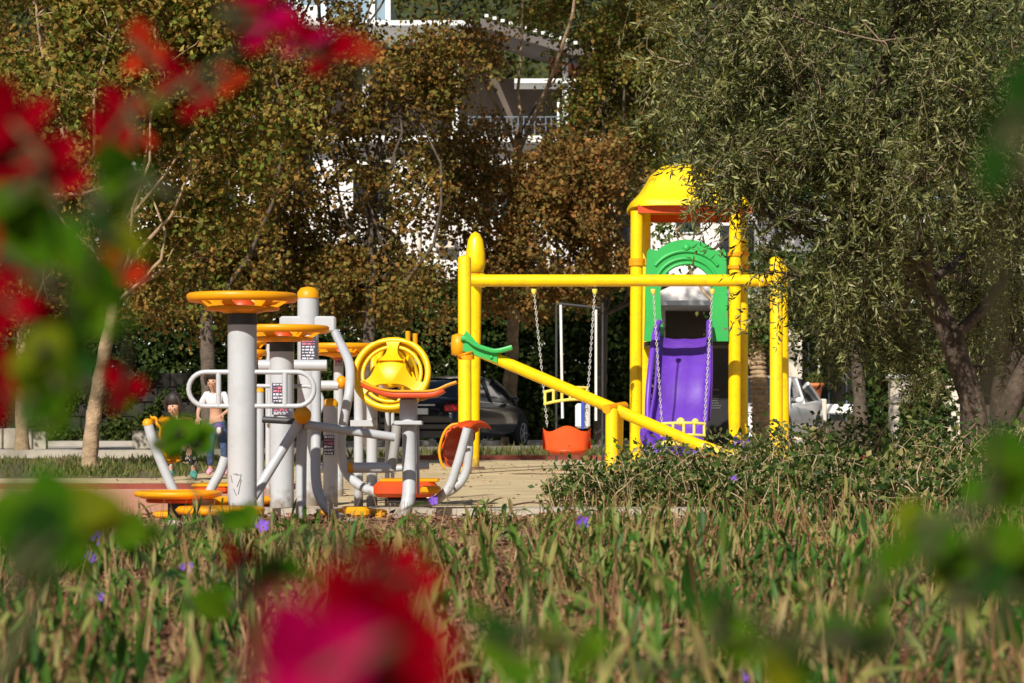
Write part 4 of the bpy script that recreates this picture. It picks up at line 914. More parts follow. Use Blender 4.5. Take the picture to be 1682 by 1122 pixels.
def person(label, base, J, k, hair, top, top_mt, legs_mt, shoe_mt, tr, sleeves=True, js=1.0):
    """J: joint offsets from base; k scale"""
    root = thing('person', label, 'person', base); B0 = Vector(base)
    nm = ['pelvis', 'waist', 'chest', 'neck', 'chin', 'head', 'ls', 'le', 'lw', 'rs', 're', 'rw', 'lh', 'lk', 'la', 'lt', 'rh', 'rk', 'ra', 'rt']
    V = [B0 + Vector(J[n_]) * js for n_ in nm]; I = {n_: i for i, n_ in enumerate(nm)}
    E = [(I[a], I[b]) for a, b in (('pelvis', 'waist'), ('waist', 'chest'), ('chest', 'neck'), ('neck', 'chin'), ('chin', 'head'), ('chest', 'ls'), ('ls', 'le'), ('le', 'lw'), ('chest', 'rs'), ('rs', 're'), ('re', 'rw'), ('pelvis', 'lh'), ('lh', 'lk'), ('lk', 'la'), ('la', 'lt'), ('pelvis', 'rh'), ('rh', 'rk'), ('rk', 'ra'), ('ra', 'rt'))]
    R = [.095, .08, .09, .038, .062, .078, .036, .028, .018, .036, .028, .018, .066, .042, .026, .024, .066, .042, .026, .024]; R = [q * k for q in R]
    for a, b in (('lw', 'le'), ('rw', 're')): hand(V, E, R, I[a], V[I[a]] - V[I[b]], Vector((1, .3, 0)))
    body = skin_obj('body', M['skin'], root, V, E, R)
    H = V[I['head']]; f = Vector(J['face']).normalized(); sd_ = f.cross(Vector((0, 0, 1))).normalized()
    mb = MB(); 
    mb.sphere(H - f * .040 * k + Vector((0, 0, .028 * k)), .088 * k, 18, (1, 1, 1.0)); mb.tube([H - f * .06 * k + Vector((0, 0, .03 * k)), H - f * .085 * k - Vector((0, 0, .06 * k)), H - f * .09 * k - Vector((0, 0, .16 * k)), H - f * .075 * k - Vector((0, 0, .26 * k))], [.075 * k, .082 * k, .066 * k, .02 * k], 12)
    for sg in (-1, 1): mb.tube([H + sd_ * sg * .05 * k + Vector((0, 0, .07 * k)), H + sd_ * sg * .085 * k - Vector((0, 0, .0)), H + sd_ * sg * .085 * k - Vector((0, 0, .10 * k)) - f * .03 * k], [.03 * k, .028 * k, .01 * k], 8)
    mb.build('hair', hair, root)
    mb = MB()
    for sg in (-1, 1): mb.sphere(H + f * .082 * k + sd_ * sg * .03 * k - Vector((0, 0, .01)), .009, 8)
    mb.build('eye', M['hair'], root)
    mb = MB(); mb.sphere(H + f * .088 * k - Vector((0, 0, .035 * k)), .012 * k, 8, (1, 1, 1.6)); mb.sphere(H + f * .075 * k - Vector((0, 0, .07 * k)), .016 * k, 8, (1.4, 1, .4)); mb.build('face_detail', M['skin'], root)
    ch = V[I['chest']]; wa = V[I['waist']]; w2 = wa.lerp(ch, tr)
    Vt = [ch, w2, V[I['ls']], V[I['ls']].lerp(V[I['le']], .95 if sleeves else .4), V[I['rs']], V[I['rs']].lerp(V[I['re']], .95 if sleeves else .4), ch.lerp(V[I['neck']], .55)]
    skin_obj(top, top_mt, root, Vt, [(0, 1), (0, 2), (2, 3), (0, 4), (4, 5), (0, 6)], [q * k for q in (.122, .118, .052, .042, .052, .042, .06)])
    pv = V[I['pelvis']]; Vt = [pv, pv.lerp(wa, .5)]; Ed = [(0, 1)]; Rr = [.125, .115]
    for q in 'lr':
        i = len(Vt); Vt += [V[I[q + 'h']], V[I[q + 'k']], V[I[q + 'k']].lerp(V[I[q + 'a']], .85)]; Ed += [(0, i), (i, i + 1), (i + 1, i + 2)]; Rr += [.077, .053, .042]
    skin_obj('trousers', legs_mt, root, Vt, Ed, [q * k for q in Rr])
    for q in 'lr':
        a = V[I[q + 'a']]; t_ = V[I[q + 't']]; dv = (t_ - a); dv.z = 0; dv.normalize()
        mb = MB(); mb.tube([a - dv * .05 * k + Vector((0, 0, -.012)), a + dv * .03 * k - Vector((0, 0, .012)), t_ + Vector((0, 0, 0)), t_ + dv * .045 * k], [.034 * k, .042 * k, .036 * k, .015 * k], 12, flat=.85); mb.build('shoe', shoe_mt, root)
    return root
k = .78; d = 24.0
J = dict(pelvis=(0, 0, .58), waist=(-.01, -.02, .70), chest=(-.02, -.06, .86), neck=(-.03, -.10, .97), chin=(-.04, -.13, 1.02), head=(-.04, -.15, 1.10), ls=(-.12, -.06, .91), le=(-.20, -.10, .74), lw=(-.19, -.24, .65),
         rs=(.09, -.07, .91), re=(.16, -.16, .75), rw=(.08, -.28, .68), lh=(-.055, 0, .55), lk=(-.075, -.05, .31), la=(-.08, .02, .07), lt=(-.085, -.09, .035), rh=(.055, 0, .55), rk=(.08, -.03, .31), ra=(.085, .04, .07), rt=(.10, -.07, .035), face=(-.1, -1, -.35))
person('child in short white top, blue jeans and pink shoes leaning forward behind the nearest pole', (X_(357, d), d, .01), J, .78, M['hair'], 'top', M['wtop'], M['jeans'], M['pink'], .35, js=.88)
d = 22.6
J = dict(pelvis=(0, .12, .20), waist=(-.02, .09, .34), chest=(-.06, .02, .50), neck=(-.08, -.03, .60), chin=(-.09, -.06, .64), head=(-.10, -.08, .71), ls=(-.15, .02, .55), le=(-.18, -.16, .42), lw=(-.08, -.28, .36),
         rs=(.05, .0, .54), re=(.13, -.14, .40), rw=(.10, -.28, .30), lh=(-.05, .10, .20), lk=(-.12, -.20, .34), la=(-.10, -.22, .07), lt=(-.11, -.33, .035), rh=(.06, .10, .20), rk=(.10, -.18, .35), ra=(.11, -.20, .07), rt=(.13, -.31, .035), face=(-.2, -1, -.3))
person('child squatting in maroon top, black and white patterned leggings and teal shoes', (X_(303, d), d, .01), J, .86, M['hair'], 'top', M['maroon'], M['bw'], M['teal'], .1)
q = P(358, 706, 23.85); bo = thing('shoulder_bag', 'small violet and white bag at the hip of the child in jeans', 'bag', (q.x, q.y, q.z - .06))
mb = MB(); mb.sphere(q, .055, 14, (1, .5, 1.1)); mb.build('bag_body', mat('violet_cloth', (.16, .06, .30), .8, .3, 30, .4), bo)
mb = MB(); mb.sphere(q + Vector((.01, -.022, -.01)), .028, 10, (1, .5, 1.2)); mb.build('white_patch', M['whitep'], bo)
# ================================================================ TREES
def tp(pts, d): return [(X_(x, d), d, max(Z_(y, d), 0) if i else 0) for i, (x, y) in enumerate(pts)]
def lob(x, y, d, rx, ry, rz, n): p = P(x, y, d); return (tuple(p), (rx, ry, rz), n)
GT = 'autumn trees along the street behind the playground'
# front slender tree at the left
d = 27
tree('street_tree', 'slender pale trunk leaning right at the left side, yellow green leaves', GT, tp([(147, 778), (152, 700), (168, 600), (186, 500), (196, 400), (205, 250)], d), .095,
     [lob(60, 200, d, 1.3, 1.2, 1.2, 150), lob(230, 60, d, 1.4, 1.2, 1.3, 150), lob(330, 200, 27.5, 1.1, 1.0, 1.0, 110), lob(300, 400, 28, .75, .7, .6, 50), lob(80, -150, d, 1.6, 1.4, 1.3, 120), lob(330, -120, d, 1.6, 1.4, 1.2, 120), lob(-150, 100, d, 1.2, 1.2, 1.5, 60)],
     L['planeg'], M['bark'], 56, .12, .078, .06, 110, 16, .008)
specs = [
 ('brown leaved tree with dark trunk behind the nearest grey pole', 345, 42, .16, [(330, 330, 2.0, 1.5, 1.6, 140), (250, 120, 2.0, 1.6, 1.7, 170), (420, 150, 1.9, 1.5, 1.6, 150), (330, -120, 2.4, 1.8, 2.0, 150), (300, 470, 1.5, 1.2, .9, 80)], 'plane', -8),
 ('brown leaved tree with forked dark trunk left of the machines', 392, 44, .15, [(480, 440, 1.5, 1.2, .9, 100), (520, 290, 1.4, 1.4, 1.3, 38), (480, 80, 1.7, 1.4, 1.3, 45), (540, -180, 2.2, 1.8, 1.8, 140)], 'plane', 30),
 ('dense olive brown tree above the yellow wheels', 600, 43, .15, [(620, 470, 1.5, 1.2, .7, 120), (640, 310, 1.5, 1.4, 1.2, 40), (620, 150, 1.6, 1.4, 1.1, 62), (690, 120, 1.2, 1.4, .9, 60), (680, -170, 2.2, 1.8, 1.8, 150)], 'plane', 10),
 ('tree with pale forked trunk and orange brown leaves behind the black car', 836, 51.5, .17, [(880, 350, 1.7, 1.4, 1.2, 150), (770, 250, 1.0, 1.2, .7, 45), (960, 300, 1.3, 1.3, 1.0, 110), (870, 460, 1.3, 1.1, .7, 60), (1000, 420, .6, .8, .5, 20), (770, 80, .7, 1.1, .6, 18), (860, -190, 2.2, 1.8, 1.3, 120)], 'planeo', 10),
 ('tree with thin reddish trunk at the far left of the street', 36, 44, .13, [(-20, 350, 2.0, 1.6, 1.6, 130), (60, 100, 2.2, 1.6, 1.8, 140), (10, -150, 2.4, 1.8, 1.8, 120), (120, 440, 1.6, 1.3, 1.1, 90)], 'plane', 0),
 ('yellow green tree rising beside the terrace canopy', 985, 49, .15, [(1010, 150, 1.3, 1.3, 1.2, 110), (1060, 60, 1.2, 1.4, .9, 80), (990, 250, 1.2, 1.2, 1.0, 70), (1040, 330, .5, .9, .6, 16), (920, 10, .9, 1.0, .5, 40), (1150, -150, 1.6, 1.6, 1.0, 80)], 'planeg', 6),
]
for (lb, x, d, r0, lbs, lm, lean) in specs:
    tk = tp([(x, 745), (x + lean * .2, 640), (x + lean * .6, 560), (x + lean, 440), (x + lean * 1.5, 260)], d)
    if x == 836: tk = [(a[0], a[1] - q, a[2]) for a, q in zip(tk, (0, .4, 1.2, 2.4, 4))]
    tree('street_tree', lb, GT, tk, r0,
         [lob(a, b, (46.5 if x == 836 else d) + random.uniform(-.5, .5), rx, ry, rz, n) for a, b, rx, ry, rz, n in lbs], L[lm], M['bark'] if x in (836, 36) else M['barkd'], 60, .15, .095, .075, 120, 16, .016)
# palm-like rough trunk right of the tower
d = 32
r = tree('shade_tree', 'short tree with rough ringed pale trunk between the tower and right swing posts', None, tp([(1252, 765), (1250, 700), (1248, 640), (1244, 575), (1240, 520)], d), .135,
     [lob(1235, 545, d, .45, .5, .35, 26), lob(1270, 470, d + .3, .5, .6, .5, 30), lob(1110, 385, d + 1, .4, .4, .3, 7)], L['shrub'], M['bark'], 60, .12, .07, .05, 30, 6)
mb = MB()
for i in range(26): z = .08 + i * .062; mb.lathe([(.128 - i * .0016, -.022), (.150 - i * .0016 + .01 * math.sin(i * 3), .0), (.128 - i * .0016, .022)], (X_(1252 - i * .35, d), d, z), 14)
mb.build('trunk_ring', M['bark'], r)
# hedges
def hedge(label, x0, x1, d, h, n, seed=0):
    root = thing('hedge', label, 'hedge', ((x0 + x1) / 2, d, 0)); c = []
    for i in range(n): c.append((random.uniform(x0, x1), d + random.uniform(-.6, .6), random.uniform(.1, h) ** 1.0))
    CC = np.array(c); B = np.repeat(CC, 60, 0); B += rng.normal(size=B.shape) * [.22, .18, .2]; B[:, 2] = np.maximum(B[:, 2], .03)
    V, Fc = leaves(B, .16, .11); leaf_obj('foliage', V, Fc, L['dark'], root)
    mb = MB()
    for i in range(int(abs(x1 - x0) * 1.5)): x = random.uniform(x0, x1); mb.tube([(x, d, 0), (x + random.uniform(-.2, .2), d, h * .7)], .03, 5)
    mb.build('stem', M['barkd'], root)
hedge('tall dark hedge behind the left stone wall', -14, -3.4, 55, 4.2, 900)
hedge('dark evergreen hedge behind the black car and swings', -3.3, 2.9, 56, 3.6, 620)
hedge('loose yellow green bush beside the garden wall', 7.3, 9.0, 50, 1.9, 60)
# olive tree(s)
def olive(label, trunk, r0, lobes, ntw, limbs, extra=None):
    base = Vector(trunk[0]); root = thing('olive_tree', label, 'tree', base, 'olive trees on the right')
    pts = catmull(trunk, 6); n = len(pts); mb = MB()
    for k in range(3):
        ph = k * 2.1; mb.tube([p + Vector((math.cos(ph + i * .25), math.sin(ph + i * .25), 0)) * r0 * .42 for i, p in enumerate(pts)], [r0 * .72 * (1.35 if i < 2 else 1) * (1 - .5 * i / n) for i in range(n)], 9, caps=False)
    ends = []
    for i in range(limbs):
        lb = lobes[i % len(lobes)]; tgt = Vector(lb[0]) + Vector(unit(1)[0] * np.array(lb[1]) * .5); ends += limb(mb, pts[int(n * random.uniform(.5, .99))], tgt, r0 * .42, r0 * .10, .10, 8)[2:]
    if extra:
        for e in extra: ep = catmull(e, 5); mb.tube(ep, [r0 * .55 * (1 - .7 * i / len(ep)) for i in range(len(ep))], 7, caps=False); ends += ep
    E = np.array([tuple(e) for e in ends]); LB = []; LD = []; tw = MB()
    tot = sum(l[2] for l in lobes)
    for (c, rd, w_) in lobes:
        nt_ = int(ntw * w_ / tot); u = unit(nt_); q = rng.uniform(.2, 1, (nt_, 1)) ** .45; q = q * (1 + .25 * nf(u * 2 + np.array(c))[:, None]); st = np.array(c) + u * q * np.array(rd); st = st[nf(st, 3.1, 1.0) > .10]; u = (st - np.array(c)) / np.array(rd); nt_ = len(st)
        if nt_ == 0: continue
        outd = (st - np.array(c)) / np.array(rd); dr = outd * .7 + rng.normal(size=(nt_, 3)) * .7 + [0, 0, -.35]; dr /= np.linalg.norm(dr, axis=1, keepdims=True)
        for a, dv in zip(st, dr):
            Lt = random.uniform(.16, .36); nl = int(Lt / .018); s = np.linspace(0, 1, nl)[:, None]; line = a + dv * Lt * s + np.array([0, 0, -.10 * Lt / .3]) * s ** 2
            LB.append(np.repeat(line, 2, 0)[1:]); m_ = 2 * nl - 1
            sd2 = rng.normal(size=(m_, 3)); sd2 /= np.linalg.norm(sd2, axis=1, keepdims=True); LD.append(dv * .75 + sd2)
            if random.random() < .5: tw.tube([Vector(line[0]), Vector(line[nl // 2]), Vector(line[-1])], [.0028, .002, .001], 3, caps=False)
        for i in range(max(2, int(nt_ * .06))):
            a = st[random.randrange(nt_)]; dd_ = np.linalg.norm(E - a, axis=1); j = int(np.argmin(dd_ + rng.uniform(0, .3, len(dd_)))); limb(tw, E[j], a, .0065, .002, .24, 8, 4)
    mb.build('trunk', M['barko'], root); tw.build('twig', M['olive_twig'], root)
    B = np.concatenate(LB); D = np.concatenate(LD); D /= np.linalg.norm(D, axis=1, keepdims=True)
    V, Fc = leaves(B, .055, .0125, D); leaf_obj('crown', V, Fc, L['olive'], root)
    return root
def lo3(x, y, d, rx, ry, rz, n): return (tuple(P(x, y, d)), (rx, ry, rz), n)
d = 16.0
olive('large olive tree with dark leaning trunk whose crown fills the upper right', [(X_(1606, d), d, 0), tuple(P(1600, 690, d)), tuple(P(1575, 590, d)), tuple(P(1535, 500, d)), tuple(P(1488, 420, 15.8)), tuple(P(1440, 330, 15.6)), tuple(P(1400, 200, 15.5))], .085,
      [lo3(1370, 60, 15, .85, .7, .62, 13), lo3(1560, 90, 15, .8, .7, .7, 12), lo3(1290, 230, 15, .62, .6, .52, 12), lo3(1480, 250, 15, .75, .6, .44, 10), lo3(1650, 270, 15.2, .55, .6, .44, 7), lo3(1200, 110, 15.3, .50, .5, .50, 8), lo3(1160, 60, 15.5, .38, .5, .42, 3),
       lo3(1375, 380, 15.2, .44, .5, .38, 6), lo3(1385, 475, 15.4, .28, .4, .20, 2.4), lo3(1235, 318, 15, .10, .2, .07, .5), lo3(1250, 262, 15, .18, .3, .14, 1.4), lo3(1450, 540, 16.9, .40, .3, .24, 4), lo3(1640, 440, 16.7, .5, .4, .42, 6), lo3(1420, -160, 15.3, 1.3, 1.0, .7, 14), lo3(1150, -130, 15.5, .8, .8, .5, 6), lo3(1225, 195, 15.1, .22, .4, .22, 2.0), lo3(1290, 350, 15.2, .20, .3, .25, 1.4), lo3(1195, 275, 15.1, .06, .2, .06, .3), lo3(1275, 455, 15.2, .09, .2, .22, .6), lo3(1760, 60, 15.5, .9, .9, 1.0, 8)],
      8200, 22, extra=[[tuple(P(1560, 560, d)), tuple(P(1640, 470, 16.1)), tuple(P(1680, 330, 16.2)), tuple(P(1660, 180, 15.9))]])
d = 21.0
olive('second olive with pale twisted trunk at the right edge', [(X_(1650, d), d, 0), tuple(P(1652, 720, d)), tuple(P(1660, 640, d)), tuple(P(1672, 560, d)), tuple(P(1690, 460, d))], .17,
      [lo3(1600, 440, d, .8, .7, .6, 9), lo3(1720, 420, d, .9, .9, .9, 8), lo3(1540, 600, d + .5, .30, .4, .26, 2.5), lo3(1600, 300, d + 1, 1.2, .9, .8, 8)], 1900, 8)
d = 38
tree('garden_tree', 'dark thin trunked tree beside the glazed ground floor', None, tp([(1415, 760), (1412, 650), (1402, 560), (1396, 480), (1390, 400)], d), .12,
     [lob(1350, 470, d, 1.1, .9, .7, 70), lob(1470, 440, d, 1.1, .9, .9, 80), lob(1400, 560, d + 1, .9, .8, .45, 30), lob(1580, 450, d, 1.2, 1, 1.2, 80), lob(1420, 200, d, 2.4, 1.2, 1.6, 130), lob(1650, 250, d, 1.8, 1.2, 1.6, 100)], L['dark'], M['barkd'], 60, .17, .09, .06, 50, 10)
# ================================================================ SHRUBS
GS = 'loose shrubs at the right end of the bed'
def shrub(label, x, d, h, w_, n, lm='shrub', ls=.045, dry=.3):
    h *= 1.0 if x < 1300 else .9; n = int(n * (1.35 if x < 1300 else 1.1))
    base = Vector((X_(x, d), d, 0)); root = thing('shrub', label, 'shrub', base, GS); mb = MB(); tips = []
    for i in range(int(34 + n / 5)):
        a = random.uniform(0, 2 * math.pi); q = random.uniform(.2, 1) * w_; e = base + Vector((math.cos(a) * q, math.sin(a) * q * .8, h * random.uniform(.4, 1.08)))
        tips += limb(mb, base + Vector((random.uniform(-.1, .1), random.uniform(-.1, .1), 0)), e, .0045, .0015, .2, 8, 4)[2:]
    mb.build('twig', M['twig'], root)
    T_ = np.array([tuple(t_) for t_ in tips]); C = T_[rng.integers(0, len(T_), n * 6)] + rng.normal(size=(n * 6, 3)) * .035; C[:, 2] = np.maximum(C[:, 2], .02)
    D = unit(len(C)) + [0, 0, .2]; D /= np.linalg.norm(D, axis=1, keepdims=True)
    V, Fc = leaves(C, ls, ls * .55, D); leaf_obj('foliage', V, Fc, L[lm], root)
for (lb, x, d, h, w_, n) in (
    ('small straggly shrub with fine leaves at the edge of the sand', 935, 14.6, .26, .22, 60), ('twiggy dry shrub in front of the seesaw post', 1010, 14.2, .32, .30, 130), ('leafy shrub below the yellow swing bar', 1085, 15.0, .40, .34, 170),
    ('tangled shrub below the slide', 1170, 14.4, .38, .32, 170), ('green shrub in front of the right swing posts', 1255, 15.2, .46, .36, 190), ('thick shrub between the swing posts and the silver car', 1345, 16.2, .56, .42, 240),
    ('broad green shrub below the letter box', 1440, 17.2, .62, .46, 260), ('dark green shrub at the foot of the leaning olive', 1545, 15.4, .58, .42, 260), ('large shrub at the right edge of the picture', 1645, 14.8, .55, .42, 240),
    ('low bush of small dark leaves nearer the camera on the right', 1395, 12.4, .42, .30, 200), ('low tangled bush in the right middle of the bed', 1500, 12.0, .34, .34, 180), ('low tangled bush right of the middle of the bed', 1240, 12.6, .28, .30, 130), ('low bush in the bed near the right edge', 1600, 12.2, .36, .34, 180)):
    shrub(lb, x, d, h, w_, n)
# ================================================================ BED PLANTS (nobody could count them)
def bed():
    VV = []; FF = []; off = 0; st = MB()
    N = 1850; pl = []
    while len(pl) < N:
        y = random.uniform(3.3, 12.9); 
        if random.random() > .45 + .55 * (y / 13): continue
        hwid = .235 * y + .5; x = random.uniform(-hwid, hwid)
        if y > 10.9 and x < -.2: continue
        nz_v = math.sin(x * 2.1 + 1.3) * math.cos(y * 1.7) + .5 * math.sin(x * 5 + y * 3)
        if nz_v < -.2 and random.random() < .85: continue
        pl.append((x, y, nz_v))
    Bs = []; Ds = []; Ls = []
    for (x, y, q) in pl:
        h = random.uniform(.10, .23) * (1.1 if y < 7 else (.9 if y < 9.5 else .62)); h *= (1 + .22 * q) * random.choice((.7, 1, 1, 1.15))
        if x > 1.0 and y > 9: h *= 1.4
        lean = Vector((random.gauss(0, .05), random.gauss(0, .05), 0)); b = Vector((x, y, .01)); t_ = b + lean + Vector((0, 0, h)); mid = b.lerp(t_, .5) + Vector((random.gauss(0, .01), 0, 0))
        st.tube([b, mid, t_], [.003, .0025, .0015], 4, caps=False)
        for k in range(random.randint(6, 14)):
            s = random.uniform(.35, 1.0); p = b.lerp(t_, s); a = random.uniform(0, 2 * math.pi); el = random.uniform(-1.45, -.5) if random.random() < .72 else random.uniform(.2, 1.4)
            Bs.append(tuple(p)); Ds.append((math.cos(a) * math.cos(el), math.sin(a) * math.cos(el), math.sin(el))); Ls.append(random.uniform(.045, .11))
    for i in range(3400):    # bare reddish and straw coloured stalks
        y = random.uniform(3.2, 11.5); x = random.uniform(-1, 1) * (.235 * y + .4); h = random.uniform(.06, .21) * (1.3 if (y > 9 and x > .2) else 1); a = random.gauss(0, .28)
        st.tube([(x, y, .01), (x + a * h, y + random.gauss(0, .3) * h, h)], [.0022, .0012], 3, caps=False)
    B = np.array(Bs); D = np.array(Ds); Ln = np.array(Ls)[:, None]; n = len(B)
    # each leaf: curved strip of 4 segments, drooping
    S = np.cross(D, [0, 0, 1.0]); S /= np.maximum(np.linalg.norm(S, axis=1, keepdims=True), 1e-5); S = S + rng.normal(size=S.shape) * .25; S /= np.linalg.norm(S, axis=1, keepdims=True)
    rows = []; ws = [.12, .75, 1.0, .72, .04]; w0 = Ln * rng.uniform(.06, .125, (n, 1)); dr = rng.uniform(.1, .9, (n, 1))
    for i, wk in enumerate(ws):
        t_ = i / 4; c = B + D * Ln * t_ - np.array([0, 0, 1.0]) * Ln * dr * t_ ** 2 * .6; c[:, 2] = np.maximum(c[:, 2], .012)
        up = np.cross(S, D); rows += [c + S * w0 * wk + up * w0 * wk * .35, c, c - S * w0 * wk + up * w0 * wk * .35]
    V = np.stack(rows, 1).reshape(-1, 3); i0 = np.arange(n)[:, None] * 15; q = []
    for k in range(4):
        a = k * 3; q += [i0 + [[a, a + 1, a + 4, a + 3]], i0 + [[a + 1, a + 2, a + 5, a + 4]]]
    Fc = np.concatenate(q, 1).reshape(-1, 4)
    o = link('bed_plants', np_mesh('bed_plants', V, Fc, 4, True), L['bed']); tag(o, 'low green lance leaved plants filling the bed in front of the machines', 'ground cover', kind='stuff')
    o2 = st.build('bed_stems', L['straw']); tag(o2, 'bare reddish stems standing among the low bed plants', 'ground cover', kind='stuff')
bed()
n = 16000; ly = rng.uniform(3.2, 13.2, n); lx = rng.uniform(-1, 1, n) * (.24 * ly + .4); C = np.stack([lx, ly, rng.uniform(.03, .05, n)], 1); D = unit(n); D[:, 2] *= .25; D /= np.linalg.norm(D, axis=1, keepdims=True); Nn = unit(n) * .6 + [0, 0, 1]
V, Fc = leaves(C, .045, .022, D, Nn); tag(leaf_obj('leaf_litter', V, Fc, L['litter']), 'dry fallen leaves covering the soil of the bed', 'leaf litter', kind='stuff')
# grass verge
n = 26000; ly = np.concatenate([rng.uniform(34.5, 44.5, n // 2), rng.uniform(23.4, 35, n // 2)]); lx = np.concatenate([rng.uniform(-4, 10, n // 2), rng.uniform(-9, -2.6, n // 2)])
ok = (nf(np.stack([lx, ly, ly * .5], 1), 1.4, .7) > -.15) & ~((lx < 3) & (ly > 36.0 + (lx + 5.5) * 1.05)) & ~((lx < -5.3) & (ly > 33.6)); lx, ly = lx[ok], ly[ok]; n = len(lx)
C = np.stack([lx, ly, np.full(n, .0)], 1); D = unit(n) * .55 + [0, 0, 1]; D /= np.linalg.norm(D, axis=1, keepdims=True)
V, Fc = leaves(C, np.where(C[:, :1] < -2.4, .065, .12) * (.6 + .8 * rng.random((len(C), 1))), .022, D, None, .18, .6); tag(leaf_obj('verge_grass', V, Fc, L['grass']), 'rough grass strip between the sand and the street', 'grass', kind='stuff')
r = thing('fallen_twig', 'thin dark dry twig lying on the sand before the bed', 'twig', (X_(880, 15.4), 15.4, 0)); mb = MB()
mb.tube(catmull([(X_(838, 15.4), 15.4, .012), (X_(870, 15.4), 15.5, .03), (X_(905, 15.4), 15.45, .02)], 4), .006, 6); mb.tube([(X_(868, 15.4), 15.5, .028), (X_(878, 15.4), 15.2, .05)], .003, 5); mb.build('stem', M['rustdk'], r)
n = 900; lx = rng.uniform(-4, 6, n); ly = rng.uniform(14, 33, n); C = np.stack([lx, ly, np.full(n, .02)], 1); D = unit(n); D[:, 2] *= .2; Nn = unit(n) * .5 + [0, 0, 1]
V, Fc = leaves(C, .035, .024, D / np.linalg.norm(D, axis=1, keepdims=True), Nn); tag(leaf_obj('fallen_leaves', V, Fc, L['litter']), 'scattered fallen leaves on the sandy play area', 'fallen leaves', kind='stuff')
# violet flowers
fl_ = [(148, 917, 8.6, 'beside the dark blurred leaves'), (163, 886, 9.6, 'highest of the left group'), (306, 933, 7.6, 'the palest, between two blurred green leaves'), (160, 979, 7.0, 'lowest of the left group'), (365, 960, 7.4, 'just above a blurred green leaf'), (431, 864, 10.6, 'below the foot of the second grey pole'),
       (712, 823, 12.6, 'against the bent grey seat tube'), (957, 858, 10.8, 'in the middle of the bed'), (1204, 787, 14.0, 'in the shrubs below the purple slide end'), (1219, 1110, 5.0, 'at the bottom edge'), (25, 800, 13.0, 'at the left edge')]
for (x, y, d, lb) in fl_[:10]:
    d *= .84 if d < 12 else 1
    p = P(x, y, d); root = thing('violet_flower', 'small violet petunia flower, ' + lb, 'flower', (p.x, p.y, 0), 'violet flowers in the bed')
    MB().tube([(p.x + .01, p.y, .01), (p.x, p.y, p.z)], [.003, .002], 5).build('stalk', M['stem'], root)
    n = 5; mb = MB(); R_ = .022 * d / 8 if d < 8 else .024
    nrm = Vector((random.uniform(-.4, .4), -1, random.uniform(.2, .7))).normalized(); a1 = nrm.cross(Vector((0, 0, 1))).normalized(); a2 = nrm.cross(a1)
    pts = [p - nrm * .012]
    for k in range(20): a = 2 * math.pi * k / 20; q = R_ * (1 + .18 * math.cos(5 * a)); pts.append(p + (a1 * math.cos(a) + a2 * math.sin(a)) * q + nrm * .008 * math.cos(10 * a))
    mb.add(pts, [(0, 1 + k, 1 + (k + 1) % 20) for k in range(20)], True); mb.build('petals', M['purfl'], root)
